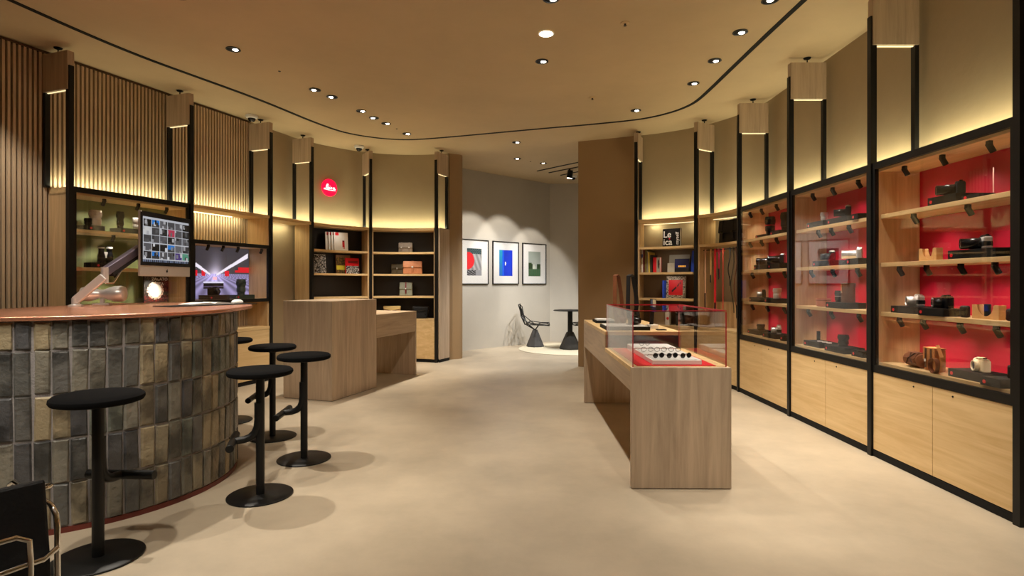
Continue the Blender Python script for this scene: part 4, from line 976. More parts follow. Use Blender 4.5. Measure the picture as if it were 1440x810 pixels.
zt_ = block(K1, 1060, 1084, L3, 'black block under the small black camera by the strap niche')
camera(K1, 1066, 1083, zt_, 0.09, 'small black camera beside the white lens', body=BLACKG, top=BLACKM, lens=SILVER, lens_len=0.05, turn=-0.4)
zt_ = block(K1, 1083, 1107, L3, 'black block under the white lens')
lensobj(K1, 1093, zt_, 0.11, 0.042, 'white lens on the third shelf', mat('silver_white', rgb(226, 222, 214), 0.35, 0.3), straight=True)
zt_ = block(K1, 1060, 1079, L4, 'black block under the short lens, lowest shelf by the strap niche')
lensobj(K1, 1070, zt_, 0.07, 0.042, 'short black lens on the lowest shelf by the strap niche', BLACKG)
zt_ = block(K1, 1078, 1107, L4, 'black block under the lowest silver camera by the strap niche', inset=0.13)
camera(K1, 1088, 1103, zt_, 0.095, 'silver camera on the lowest shelf by the strap niche', body=SILVER, top=SILVER, lens=SILVER, lens_len=0.055, grip=BLACKM, turn=-0.4, inset=0.13)
block(K1, 1102, 1108, L4, 'tiny dark block in the frame corner, lowest shelf', inset=0.08, h=0.06, dpt=0.08)

# --- green cabinet
G_ = 'green cabinet'
zt_ = block(UA, 114, 141, L1, 'black display block under the stout white lens in the green cabinet', h=0.05)
lensobj(UA, 124, zt_, 0.07, 0.032, 'small black lens beside the stout white one, green cabinet', BLACKM)
lensobj(UA, 134, zt_, 0.155, 0.052, 'stout white lens on the upper shelf of the ' + G_, mat('silver_white', (1, 1, 1)), straight=True)
zt_ = block(UA, 160, 199, L1, 'black display block under the black and silver lenses, green cabinet', h=0.05)
lensobj(UA, 169, zt_, 0.17, 0.034, 'slim tall black lens on the upper shelf of the ' + G_, BLACKG)
lensobj(UA, 191, zt_, 0.125, 0.03, 'silver stacked lens beside the slim black lens', SILVER)
zt_ = block(UA, 124, 158, L2, 'black display block under the binoculars in the green cabinet', h=0.05)
loc, _ = at(UA, 140, 156, 0.14, zt_); r = thing('binoculars', 'black and silver binoculars standing upright in the green cabinet', 'binoculars', loc, UA.rz)
for s in (-1, 1):
    ob('tube', MB().lathe([(0.03, 0), (0.034, 0.01), (0.034, 0.07), (0.026, 0.10), (0.024, 0.13), (0.028, 0.14), (0.028, 0.165), (0.02, 0.168)], 22, (s * 0.04, 0, 0)), BLACKG, r, smooth=True)
    ob('eyecup', MB().lathe([(0.0285, 0.142), (0.0285, 0.16)], 22, (s * 0.04, 0, 0)), SILVER, r, smooth=True)
ob('hinge', B(-0.02, 0.02, -0.012, 0.012, 0.05, 0.11), SILVER, r, bevel=0.004)
zt_ = block(UA, 205, 235, L2, 'black display block hidden behind the monitor, green cabinet', h=0.05)
# poster card at the bottom of the green cabinet
loc, _ = at(UA, 200, 238, 0.24, L4); W_ = 0.26
r = thing('poster_card', 'dark card with white burst and white capitals behind the monitor', 'poster', UA.world(UA.px(202, 0.24), 0.24, L3), UA.rz)
W_ = UA.px(237, 0.24) - UA.px(202, 0.24)
ob('board', B(0, W_, 0, 0.012, 0, 0.325), BLACKM, r)
random.seed(5)
def burst(u, v):
    d = math.hypot((u - 0.46) * 1.0, (v - 0.40) * 1.1)
    if d < 0.26: return (1, 0.99, 0.96)
    if d < 0.34: return (0.9, 0.8, 0.72) if random.random() < 0.7 else (0.3, 0.22, 0.2)
    if v < 0.22: return random.choice([(0.05, 0.04, 0.05), (0.1, 0.08, 0.1), (0.5, 0.1, 0.12), (0.12, 0.1, 0.1)])
    return (0.05, 0.05, 0.05) if random.random() < 0.9 else (0.4, 0.36, 0.33)
image('print', W_ - 0.01, 0.318, 36, 36, burst, PRINT, r, (0.005, -0.001, 0.005))
text('lettering', 'ZAGATO', 0.046, WHITEG, r, (W_ * 0.30, -0.003, 0.243))
text('lettering', 'x LEICA', 0.046, WHITEG, r, (W_ * 0.26, -0.003, 0.190))

# --- screen box in the media unit
zf = fz0 + 0.045
x0, x1 = max(0.05, UB.px(277, 0.3)), min(UB.w - 0.052, UB.px(355, 0.3))
r = thing('screen_panel', 'glowing panel picturing a race car in a tunnel', 'screen', UB.world(x0, 0.325, zf + 0.002), UB.rz)
W_, H_ = x1 - x0, fz1 - 0.05 - zf
ob('body', B(0, W_, 0, 0.012, 0, H_), BLACKG, r)
random.seed(9)
def race(u, v):
    cx = 0.33
    g = math.exp(-((u - cx) ** 2 / 0.03 + (v - 0.42) ** 2 / 0.03))
    # white strip lights converging on the car
    r1 = (u - 0.38) * 0.66 + 0.47 - v
    if 0.36 < u < 0.98 and abs(r1) < 0.02 + 0.045 * (u - 0.36): return (0.88, 0.85, 0.90)
    r2 = (0.27 - u) * 0.72 + 0.46 - v
    if u < 0.26 and abs(r2) < 0.018 + 0.08 * (0.26 - u): return (0.88, 0.85, 0.90)
    # car
    if 0.30 < u < 0.38 and 0.36 < v < 0.42: return (0.95, 0.7, 0.75)
    if 0.14 < u < 0.50 and 0.19 < v < 0.34:
        h_ = (int(u * 48) * 5 + int(v * 36) * 3) % 5
        return (0.06, 0.05, 0.08) if h_ < 3 else ((0.8, 0.78, 0.86) if h_ == 3 else (0.35, 0.3, 0.42))
    if 0.44 < v < 0.54 and (0.52 < u < 0.60 or 0.10 < u < 0.17 or 0.0 < u < 0.03): return (0.80, 0.08, 0.16)
    if v > 0.52 and 0.72 < u and v < 0.60 + 0.02: return (0.78, 0.05, 0.12) if u > 0.78 or v < 0.56 else (0.2, 0.18, 0.22)
    if v < 0.48:
        ln = abs((u - cx)) / max(0.05, (0.5 - v))
        c = 0.55 + 0.3 * g + 0.12 * math.sin(ln * 9)
        return (c * 0.86, c * 0.80, min(1, c * 1.06))
    c = 0.22 + 0.35 * math.exp(-(u - 0.36) ** 2 / 0.012) * (1 - v) * 1.6 + 0.4 * g
    return (min(1, c), min(1, c * 0.94), min(1, c * 1.05))
image('picture', W_, H_, 96, 66, race, BACKLIT, r, (0, -0.001, 0))
zt_ = block(UB, 284, 318, zf, 'dark red-brown block under the camera before the race car screen', h=0.055, inset=0.13, m=mat('dark_wine', rgb(48, 28, 28), 0.5))
camera(UB, 288, 312, zt_, 0.10, 'black camera before the glowing race car panel', body=BLACKG, top=BLACKM, lens_len=0.06, inset=0.13)
zt_ = block(UB, 322, 354, zf, 'block tinged by green reflection under the tall lens in the media unit', h=0.05, inset=0.13, m=mat('green_cast', rgb(24, 46, 38), 0.4))  # green cast of a reflection put into the colour of block and lens
lensobj(UB, 339, zt_, 0.20, 0.055, 'tall dark lens tinged by green reflection in the media unit', mat('green_cast', (0, 0, 0)), inset=0.13)

# --- bookcase behind the cash desk
def book(u, p0, p1, z, h, label, cover, th=0.03, inset=0.16, lean=-0.12, name='book', cat='book', fn=None, group=None, turn=0.0):
    a, b = u.px(p0, inset), u.px(p1, inset); W_ = b - a; z += th * math.sin(-lean) + 0.0005
    y = inset + u.sag * (1 - ((a + b) / u.w - 1) ** 2) if u.curved else inset
    r = thing(name, label, cat, u.world(a, y, z), u.rz, group); r.rotation_euler = (0, 0, u.rz + turn)
    c = ob('cover', MB().box(0, W_, 0, 0.004, 0, h).box(0, W_, th - 0.004, th, 0, h).box(0, 0.004, 0.004, th - 0.004, 0, h), cover, r, rot=(lean, 0, 0), loc=(0, -0.0, 0.0))
    ob('pages', B(0.004, W_ - 0.004, 0.004, th - 0.004, 0.004, h - 0.004), WHITE, r, rot=(lean, 0, 0))
    if fn: image('front_print', W_ - 0.004, h - 0.004, 24, 30, fn, PRINT, r, (0.002, -0.0008, 0.002), (lean, 0, 0))
    return r, W_
MAG = ['farthest back', 'second from the back', 'third from the back', 'frontmost, red figure on its cover']
def magp(u, v):
    if v > 0.82 and 0.1 < u < 0.34: return (0.82, 0.1, 0.16)
    if 0.58 < u < 0.76 and 0.2 < v < 0.56: return (0.8, 0.12, 0.16) if not (v > 0.5 and u > 0.62 and u < 0.72) else (0.15, 0.1, 0.1)
    if 0.60 < u < 0.74 and 0.1 < v < 0.2: return (0.82, 0.2, 0.22) if int(u * 30) % 2 else (0.92, 0.91, 0.9)
    return (0.93, 0.92, 0.9)
def magp2(u, v): return (0.82, 0.1, 0.16) if (v > 0.82 and 0.1 < u < 0.34) else (0.93, 0.92, 0.9)
for k, (p0, p1) in enumerate(((462.5, 483), (467, 487), (471, 490), (474.5, 494))):
    book(UD, p0, p1, L1, 0.29, 'white magazine with red corner mark on the bookcase, ' + MAG[k], WHITE, 0.006, 0.17 - 0.022 * k, -0.06, 'magazine', 'magazine', magp if k == 3 else magp2, 'white magazines on the bookcase top shelf')
random.seed(21)
def bw(u, v): return random.choice([(0.04,) * 3, (0.08,) * 3, (0.85,) * 3, (0.6,) * 3, (0.2,) * 3])
book(UD, 445.5, 462, L2, 0.29, 'black and white pattern cover book against the post, bookcase', WHITE, 0.02, 0.14, -0.08, fn=bw)
def olive(u, v):
    if v > 0.85: return (0.5, 0.38, 0.28)
    if 0.2 < v < 0.42: return (0.85, 0.8, 0.25)
    return random.choice([(0.35, 0.28, 0.15), (0.55, 0.42, 0.2), (0.2, 0.18, 0.1)])
book(UD, 477, 497, L2, 0.30, 'brown and yellow photo book behind the red book', BROWNL, 0.02, 0.20, -0.06, fn=olive)
def redbk(u, v):
    if v < 0.5: return bw(u, v)
    if 0.68 < v < 0.85 and 0.15 < u < 0.9 and (int(u * 20) + int(v * 26)) % 3: return (0.15, 0.02, 0.04)
    return (0.82, 0.05, 0.12)
book(UD, 489.5, 508, L2, 0.25, 'red book with black and white photo on the bookcase', REDM, 0.02, 0.14, -0.06, fn=redbk)

# --- bags
def soft_bag(u, p0, p1, z, h, label, m, name='camera_bag', cat='bag', strapm=None, straps=1, inset=0.17, buckle=SILVER, dpt=0.09, flap=0.5, extra=None):
    a, b = u.px(p0, inset), u.px(p1, inset); W_ = b - a; y = inset + (u.sag * (1 - ((a + b) / u.w - 1) ** 2) if u.curved else 0)
    r = thing(name, label, cat, u.world((a + b) / 2, y, z), u.rz)
    ob('body', MB().quadbox([(-W_ / 2, -dpt / 2, 0), (W_ / 2, -dpt / 2, 0), (W_ / 2, dpt / 2, 0), (-W_ / 2, dpt / 2, 0), (-W_ * .47, -dpt * .42, h * .97), (W_ * .47, -dpt * .42, h * .97), (W_ * .47, dpt * .42, h * .97), (-W_ * .47, dpt * .42, h * .97)]), m, r, bevel=min(0.016, h * 0.12), seg=3)
    ob('flap', MB().quadbox([(-W_ * .5, -dpt / 2 - 0.012, h * (1 - flap)), (W_ * .5, -dpt / 2 - 0.012, h * (1 - flap)), (W_ * .5, -dpt * .36, h * (1 - flap)), (-W_ * .5, -dpt * .36, h * (1 - flap)), (-W_ * .485, -dpt * .48, h), (W_ * .485, -dpt * .48, h), (W_ * .485, dpt * .40, h), (-W_ * .485, dpt * .40, h)]), m, r, bevel=min(0.012, h * 0.08), seg=3)
    for k in range(straps):
        x = 0 if straps == 1 else (-W_ * 0.27 if k == 0 else W_ * 0.27)
        ob('strap', MB().strap([(x, -dpt * .3, h * 1.01), (x, -dpt * .52, h * 0.97), (x, -dpt / 2 - 0.016, h * (1 - flap)), (x, -dpt / 2 - 0.006, h * 0.18)], W_ * 0.11, 0.005, (1, 0, 0)), strapm or m, r)
        ob('buckle', B(x - W_ * .045, x + W_ * .045, -dpt / 2 - 0.024, -dpt / 2 - 0.017, h * (1 - flap) - 0.004, h * (1 - flap) + 0.02), buckle, r, bevel=0.002)
    return r
soft_bag(UE, 559, 579, L1, 0.165, 'grey leather case with metal bar clasp on top bag shelf', GREYL, straps=2, flap=0.55)
soft_bag(UE, 549, 566, L2, 0.17, 'dark olive bag behind the tan leather bag', OLIVE, inset=0.22, strapm=OLIVE)
soft_bag(UE, 565.5, 593, L2, 0.215, 'tan leather camera bag with one buckle strap', mat('rust_leather', rgb(184, 122, 84), 0.45, noise=0.12, nscale=20), inset=0.15)
soft_bag(UE, 560.5, 579, L3, 0.225, 'sage green canvas bag with dark red strap', SAGE, strapm=MAROON, dpt=0.10)
def pouch(u, p0, p1, z, h, label, m, inset=0.15):
    a, b = u.px(p0, inset), u.px(p1, inset); W_ = b - a; y = inset + u.sag * 0.7
    r = thing('waist_pouch', label, 'pouch', u.world((a + b) / 2, y, z), u.rz)
    ob('body', MB().quadbox([(-W_ * .36, -0.05, 0), (W_ * .36, -0.05, 0), (W_ * .36, 0.05, 0), (-W_ * .36, 0.05, 0), (-W_ * .5, -0.035, h), (W_ * .5, -0.035, h), (W_ * .5, 0.035, h), (-W_ * .5, 0.035, h)]), m, r, bevel=0.02, seg=4)
    ob('zip_line', MB().strap([(-W_ * .44, -0.048, h * 0.72), (0, -0.056, h * 0.62), (W_ * .44, -0.048, h * 0.72)], 0.012, 0.006, (0, 0, 1)), BROWNL if m is not BLEATHER else BLACKM, r)
    for s in (-1, 1): ob('stud', MB().lathe([(0.014, 0), (0.01, 0.005)], 14, (s * W_ * .27, -0.05, h * 0.38), 'y'), BROWNL if m is not BLEATHER else BLACKG, r)
    return r
pouch(UE, 537.5, 563, L4, 0.21, 'cream yellow pouch seen above the lower oak table', mat('cream_yellow', rgb(226, 196, 128), 0.5))
pouch(UE, 579, 603, L4, 0.20, 'black pouch on the base cabinet beside the cream one', BLEATHER)

# --- book shelving beside the partition
r, W_ = book(UG, 929, 954, L1, 0.25, 'black book with white lettering on the top shelf', BLACKM, 0.045, 0.10, -0.05, turn=-0.05)
lt = (PI / 2 - 0.05, 0, 0)
text('lettering', 'Le', 0.125, WHITEG, r, (0.012, -0.004, 0.128), lt, 0.002)
text('lettering', 'ica', 0.125, WHITEG, r, (0.012, -0.004, 0.022), lt, 0.002)
text('lettering', 'myself', 0.068, WHITEG, r, (W_ - 0.016, -0.004, 0.022), (PI / 2 - 0.05, -PI / 2, 0), 0.001)
ob('red_dot', MB().lathe([(0.011, 0), (0.011, 0.001)], 14, axis='y'), REDDOT, r, (W_ * 0.42, -0.004, 0.108), (-0.05, 0, 0))
def spine(u, p0, p1, z, h, label, m, inset=0.12, tilt=0.0, dpt=0.19, group='upright books on the second shelf', band=None):
    a, b = u.px(p0, inset), u.px(p1, inset); W_ = (b - a); z += abs(tilt) * 0.02 + 0.0005; y = inset + u.sag * (1 - ((a + b) / u.w - 1) ** 2)
    r = thing('book', label, 'book', u.world(a, y, z), u.rz, group)
    k = ob('cover', MB().box(0, 0.003, 0, dpt, 0, h).box(W_ - 0.0035, W_ - 0.0005, 0, dpt, 0, h).box(0.003, W_ - 0.0035, 0, 0.003, 0, h), m, r, rot=(0, tilt, 0))
    ob('pages', B(0.003, W_ - 0.0035, 0.003, dpt - 0.004, 0.004, h - 0.004), WHITE, r, rot=(0, tilt, 0))
    if band: ob('spine_band', B(0.001, W_ - 0.0015, -0.001, -0.0001, h * 0.65, h * 0.8), band, r, rot=(0, tilt, 0))
    return r
SP = [(901.8, 903.6, 0.33, 'tall pale book with dotted spine against the post', WHITE, BLUE), (903.8, 905.6, 0.325, 'dark red spined book between pale and olive books', MAROON, None), (905.8, 908.2, 0.335, 'olive spined book, tallest of the row', OLIVEC, None), (908.4, 909.6, 0.31, 'thin grey book beside the olive one', GREYC, None), (910.6, 912.3, 0.29, 'slim yellow book leaning in the row', YELLOW, None), (912.6, 915, 0.25, 'dark grey book behind the red one', GREYDK, None)]
for p0, p1, h, t, m, bd in SP: spine(UG, p0, p1, L2, h, t, m, band=bd, tilt=-0.03 if m is YELLOW else 0.0)
def half(u, v): return (0.80, 0.10, 0.16) if u < 0.48 else ((0.62, 0.6, 0.56) if (u - 0.8) ** 2 / 0.02 + (v - 0.55) ** 2 / 0.1 > 1 else (0.18, 0.17, 0.15))
book(UG, 916.3, 926, L2, 0.215, 'small book with red and grey cover at the end of the row', REDM, 0.05, 0.11, 0.0, fn=half)
book(UG, 938, 967, L2, 0.25, 'big grey board leaning behind the dark night picture', GREYC, 0.02, 0.24, -0.10, name='grey_board', cat='board')
book(UG, 936, 946, L2, 0.13, 'plain pale grey box book, lower than its neighbours', mat('pale_grey_card', rgb(180, 176, 164), 0.6), 0.04, 0.15, 0.0)
def night(u, v):
    if 0.38 < v < 0.5 and 0.25 < u < 0.8: return (0.95, 0.65, 0.2) if int(u * 24) % 3 else (1, 0.85, 0.5)
    return (0.05, 0.06, 0.30) if v > 0.3 else (0.03, 0.03, 0.08)
book(UG, 946.5, 966.5, L2, 0.185, 'dark blue night photograph with glowing orange line', BLACKM, 0.02, 0.12, -0.05, fn=night, name='small_picture', cat='picture')
spine(UG, 970.5, 974.5, L2, 0.29, 'blue spined book leaning by the post', BLUE, tilt=0.06, group=None)
spine(UG, 929, 931, L3, 0.25, 'thin blue spined book beside the red-covered one', BLUE, group=None, inset=0.10)
def news(u, v):
    if 0.14 < u < 0.88 and 0.14 < v < 0.84:
        d = abs((v - 0.2) - (u - 0.2) * 0.9)
        return (0.12, 0.03, 0.05) if d < 0.05 and 0.25 < u < 0.75 and int(u * 30) % 4 else (0.82, 0.06, 0.12)
    return random.choice([(0.72, 0.68, 0.62), (0.6, 0.56, 0.5), (0.78, 0.74, 0.68), (0.2, 0.18, 0.18)])
book(UG, 934, 961, L3, 0.31, 'newsprint-edged book with large red cover square', GREYC, 0.03, 0.16, -0.06, fn=news)
# counter under the shelves
def cube(u, p0, p1, z, h, label, name, cat, m, inset=0.18, dpt=0.10, lid=None, mark=None, lidname='lid'):
    a, b = u.px(p0, inset), u.px(p1, inset); W_ = b - a; y = inset + u.sag * (1 - ((a + b) / u.w - 1) ** 2)
    r = thing(name, label, cat, u.world((a + b) / 2, y, z), u.rz)
    ob('body', B(-W_ / 2, W_ / 2, -dpt / 2, dpt / 2, 0, h), m, r, bevel=0.003)
    if lid: ob(lidname, B(-W_ / 2 - 0.002, W_ / 2 + 0.002, -dpt / 2 - 0.002, dpt / 2 + 0.002, h, h + 0.03), lid, r, bevel=0.002)
    if mark: ob('mark', MB().lathe([(0.02, 0), (0.02, 0.001)], 16, (W_ * 0.1, -dpt / 2 - 0.001, h * 0.45), 'y'), mark, r)
    return r
cube(UG, 917, 936, L4, 0.23, 'large beige box on the counter under the books', 'gift_box', 'box', mat('beige_card', rgb(176, 160, 136), 0.6), lid=mat('beige_card', (0, 0, 0)))
cube(UG, 934, 940, L4, 0.21, 'white box with red round mark behind the phone stand', 'packing_box', 'box', WHITE, inset=0.10, dpt=0.06, mark=REDDOT)
cube(UG, 950, 960, L4, 0.14, 'grey display stand under a small silver camera', 'camera_stand', 'stand', GREYDK, inset=0.14, lid=BLACKM, lidname='top_plate')
camera(UG, 951, 961, L4 + 0.17, 0.085, 'small silver camera on the counter under the books', body=SILVER, top=SILVER, lens=BLACKG, inset=0.20, W_=0.11)
cube(UG, 963, 974, L4, 0.20, 'black box at the end of the counter by the post', 'storage_box', 'box', BLACKM, inset=0.16, lid=BLACKG)

# --- strap niche
soft_bag(UH, 1011, 1038, L1, 0.30, 'black camera bag with two front straps in the lit niche', BLEATHER, straps=2, dpt=0.14, inset=0.19, buckle=BLACKG, flap=0.55)
zr = 1.735; xr0, xr1 = UH.px(987.5, 0.10), UH.w - 0.05
rail = thing('strap_rail', 'black hanging rail under the niche shelf', 'rail', UH.world(0, 0, 0), UH.rz)
yr = lambda x: 0.10 + UH.sag * (1 - (2 * x / UH.w - 1) ** 2)
ob('rod', MB().tube([(xr0 + (xr1 - xr0) * k / 10, yr(xr0 + (xr1 - xr0) * k / 10), zr) for k in range(11)], 0.007, 8), BLACK, rail, smooth=True)
for x in (xr0 + 0.01, xr1 - 0.01): ob('hanger', MB().tube([(x, yr(x), zr), (x, yr(x), L1 - 0.03)], 0.006, 8), BLACK, rail)
ST = [(991.5, 0.03, 0.80, mat('blush_leather', rgb(224, 176, 140), 0.5), 'long blush leather strap, first on the rail', 0.0, 0.22), (997.5, 0.026, 0.42, PALETAN, 'short beige strap with black end behind the blush strap', 0.0, 0.08), (1002.5, 0.04, 0.80, REDM, 'broad red strap, widest on the rail', 0.0, 0.1), (1007, 0.032, 0.38, mat('crimson_strap', rgb(150, 16, 50), 0.5), 'short crimson strap beside the broad red one', 0.0, 0.12), (1012.5, 0.014, 0.78, mat('coral_strap', rgb(206, 70, 54), 0.5), 'thin coral strap in the middle of the rail', 0.0, 0.0),
      (1021, 0.014, 0.46, BLEATHER, 'dark thin strap with a knot, first of the dark ones', 0.02, 0.1), (1026, 0.012, 0.82, OLIVE, 'long dark olive strap hanging in a curve', 0.03, 0.0), (1031, 0.014, 0.86, BROWNL, 'long dark brown strap with looped end', 0.025, 0.14), (1034.5, 0.012, 0.5, BLEATHER, 'short black cord strap next to the cabinet frame', 0.01, 0.0)]
for c, wd, ln, m, t, wv, tip in ST:
    x = UH.px(c, 0.10); x = min(x, xr1 - 0.02); y = yr(x) - 0.008
    r = thing('camera_strap', t, 'strap', UH.world(x, y, zr), UH.rz)
    p = [(wv * math.sin(k * 0.9), -0.004, 0.012 - ln * k / 9) for k in range(10)]
    ob('band', MB().strap([(0, 0.020, -0.03), (0, 0.0195, 0.004), (0, 0.014, 0.0105), (0, 0.002, 0.0105), (0, -0.003, 0.004)] + p[1:], wd, 0.004, (1, 0, 0)), m, r)
    if tip: ob('end_tab', MB().strap([(p[-1][0], -0.0085, -ln + 0.012 + tip), (p[-1][0], -0.0085, -ln - 0.01)], wd * 0.7, 0.004, (1, 0, 0)), BLEATHER, r)

# --- round red wall sign with white script
p = ray(460, bk(LF[3], WD), bk(LF[4], WD)); sgp = None
pts = arc_pts(bk(LF[3], WD), bk(LF[4], WD), sag_of(LF[3], LF[4], bk(LF[3], WD), bk(LF[4], WD)), 40)
best = min(range(len(pts)), key=lambda i: abs((460.5 - 720) / FPX * pts[i].y - pts[i].x))
q_ = pts[best]; tg = (pts[best + 1] - pts[best - 1]).normalized(); zc = H + (HOR - 264.5) / FPX * q_.y
nn = Vector((tg.y, -tg.x)); rad = 12.2 / FPX * q_.y
sg = thing('round_sign', 'glowing round red sign with white script on the wall', 'sign', (q_.x + nn.x * 0.012, q_.y + nn.y * 0.012, zc), math.atan2(tg.y, tg.x))
ob('disc', MB().lathe([(rad, 0.03), (rad, 0.045), (rad - 0.004, 0.05), (0.004, 0.05)], 56, axis='y'), SIGNRED, sg, smooth=True)
ob('backing', MB().lathe([(rad * 0.8, 0.0), (rad * 0.8, 0.03)], 40, axis='y'), BLACKM, sg)
S = rad / 0.5
def stroke(pts_, r_=0.018): return [(x * S, -0.053, z * S) for x, z in pts_], r_ * S
lm = MB()
strokes = [([(-0.36, -0.10), (-0.31, -0.08), (-0.26, -0.09), (-0.235, -0.02), (-0.215, 0.08), (-0.18, 0.17), (-0.13, 0.195), (-0.10, 0.16), (-0.13, 0.10), (-0.19, 0.05), (-0.23, -0.02), (-0.255, -0.09), (-0.20, -0.115), (-0.13, -0.12), (-0.06, -0.135)], 0.026),
           ([(-0.34, -0.055), (-0.36, -0.09), (-0.30, -0.115), (-0.26, -0.09)], 0.022),
           ([(-0.15, -0.05), (-0.08, -0.03), (-0.06, 0.01), (-0.10, 0.03), (-0.14, -0.01), (-0.13, -0.06), (-0.07, -0.075)], 0.022),
           ([(0.0, 0.02), (-0.01, -0.03), (0.0, -0.07), (0.04, -0.06)], 0.02), ([(0.012, 0.085), (0.016, 0.095)], 0.022),
           ([(0.14, 0.015), (0.10, 0.025), (0.07, -0.02), (0.09, -0.065), (0.14, -0.055)], 0.02),
           ([(0.30, 0.015), (0.25, 0.03), (0.20, -0.01), (0.22, -0.06), (0.27, -0.055), (0.30, 0.0), (0.305, 0.02)], 0.02), ([(0.31, 0.03), (0.30, -0.04), (0.32, -0.07), (0.37, -0.06)], 0.02),
           ([(-0.06, -0.135), (0.08, -0.145), (0.36, -0.14)], 0.018)]
for pts_, r_ in strokes:
    a, b = stroke(pts_, r_); lm.tube(a, b, 8)
ob('script', lm, SIGNWHITE, sg, smooth=True)
hl = bpy.data.lights.new('sign_halo', 'AREA'); hl.shape = 'DISK'; hl.size = rad * 2.0; hl.energy = 0.35; hl.color = (1, 0.06, 0.1)
ho = bpy.data.objects.new('sign_halo', hl); C.objects.link(ho); hp_ = q_ + nn * 0.028; ho.location = (hp_.x, hp_.y, zc); ho.rotation_euler = (PI / 2, 0, math.atan2(nn.y, nn.x) + PI / 2 + PI)

# ---------------------------------------------------------------- ceiling fittings
def downlight(pos, label, target=None, power=P_DOWN, ang=62, frac=0.0, color=WARM, blend=0.55, shift=(0, 0)):
    r = thing('downlight', label, 'downlight', (pos[0], pos[1], CEIL), 0, 'round recessed ceiling downlights')
    ob('trim_ring', MB().lathe([(0.064, -0.0005), (0.066, -0.006), (0.056, -0.008), (0.054, -0.0005)], 28, caps=False), BLACK, r, smooth=True)
    ob('reflector', MB().lathe([(0.0545, -0.0008), (0.0545, -0.003)], 28), BLACKM, r)
    ob('lamp', MB().lathe([(0.025, -0.0035), (0.022, -0.0075), (0.004, -0.009)], 22, (shift[0], shift[1], 0)), LAMP, r, smooth=True)
    if power:
        t = target or (pos[0], pos[1], 0)
        spot((pos[0], pos[1], CEIL - 0.03), t, power, ang, blend, color, 0.03)
    return r
DL = [((328, 69), 'near the slatted wall, alone above the bar', (-2.6, 5.0, 0)), ((443, 126), 'first of the curved row before the bookcase', (-2.5, 7.2, 0.6)), ((467, 136), 'second of the curved row before the bookcase', (-2.2, 6.8, 0)),
      ((508, 156), 'third of the curved row before the bookcase', (-1.9, 8.2, 0.8)), ((526, 165.5), 'fourth of the curved row before the bookcase', (-1.9, 7.5, 0)), ((543, 173.5), 'fifth of the curved row before the bookcase', (-1.7, 8.9, 0.8)), ((572, 188), 'last of the curved row, nearest the bag shelving', (-1.5, 8.9, 0.4)),
      ((762, 86), 'dark-rimmed, just beyond the bright flush one', (1.0, 5.6, 0.9)), ((775, -2), 'cut by the top edge of the photograph, above the middle', (1.05, 4.5, 0.8)),
      ((1041, 45), 'first along the red cabinets', (2.35, 4.6, 0.3)), ((1005, 85), 'second along the red cabinets', (2.35, 5.4, 0.3)), ((975, 117), 'third along the red cabinets', (2.35, 6.3, 0.3)), ((894, 155), 'nearest the brown partition', (1.6, 7.5, 0.5)),
      ((726, 200), 'beyond the ceiling slot, first toward the gallery', (0.1, 9.2, 0)), ((727.5, 223), 'in the gallery, over the pictures', (-0.2, 11.2, 1.9)), ((764, 229.5), 'in the gallery, beside the black tracks', (0.5, 12.0, 1.9))]
for (px, py), t, tg_ in DL:
    p = ceil_at(px, py); pw = P_DOWN
    kw = {}
    if px in (727.5, 764): continue
    downlight((p.x, p.y), 'round downlight ' + t, tg_, pw, shift=(0.016 * (1 if tg_[0] > p.x else -1), 0.01), **kw)
p = ceil_at(768, 47); r = thing('flush_light', 'bright flush round ceiling light above the display table', 'ceiling light', (p.x, p.y, CEIL))
ob('trim_ring', MB().lathe([(0.07, -0.0005), (0.072, -0.005), (0.06, -0.007), (0.058, -0.0005)], 28, caps=False), WHITEG, r, smooth=True)
ob('diffuser', MB().lathe([(0.0595, -0.001), (0.0595, -0.004), (0.004, -0.0045)], 28), LAMP, r)
spot((p.x, p.y, CEIL - 0.03), (0.7, 5.0, 0), P_DOWN, 95, 0.6, WARM, 0.05)
# unseen downlights: rows carried on, plus fills added to brighten bar, table, desk, slats
EXL = {(-2.55, 4.35): 'above the copper bar top', (-1.98, 2.15): 'above the floor before the bar front', (0.3, 3.3): 'above the open floor level with the display table end', (2.0, 3.75): 'above the aisle by the widest red cabinet', (2.0, 3.0): 'above the aisle at the end of the red cabinets',
       (0.3, 2.0): 'above the open floor between bar and cabinets', (2.0, 1.9): 'above the aisle before the red cabinets begin', (-0.7, 1.4): 'above the floor beyond the armchair', (1.05, 0.9): 'added to brighten the display table end panel', (-1.6, 0.9): 'behind the armchair, added to brighten the bricks', (-2.9, 1.2): 'added to brighten the front of the brick bar',
       (-0.9, 3.6): 'added to brighten the oak cash desk', (-3.9, 3.9): 'behind the bar, added to brighten the slatted wall', (0.3, -0.6): 'behind the viewpoint'}
EX = [((-2.55, 4.35), (-1.9, 4.1, 0), 2.2), ((-1.98, 2.15), (-1.9, 2.8, 0), 1.4), ((0.3, 3.3), (0.3, 3.6, 0), 0.6), ((2.0, 3.75), (2.35, 3.7, 0.3), 1.0), ((2.0, 3.0), (2.3, 3.0, 0.2), 1.0), ((0.3, 2.0), (0.4, 2.6, 0), 0.5), ((2.0, 1.9), (1.6, 2.6, 0), 0.45), ((-0.7, 1.4), (-0.7, 2.0, 0), 0.3), ((1.05, 0.9), (1.08, 3.5, 0.45), 0.9), ((-1.6, 0.9), (-2.3, 2.9, 0.55), 1.2), ((-2.9, 1.2), (-2.8, 2.9, 0.6), 1.2), ((-0.9, 3.6), (-2.0, 6.3, 0.6), 0.9), ((-3.9, 3.9), (-4.7, 4.75, 1.6), 0.9), ((0.3, -0.6), (0.3, -0.4, 0), 0.7)]
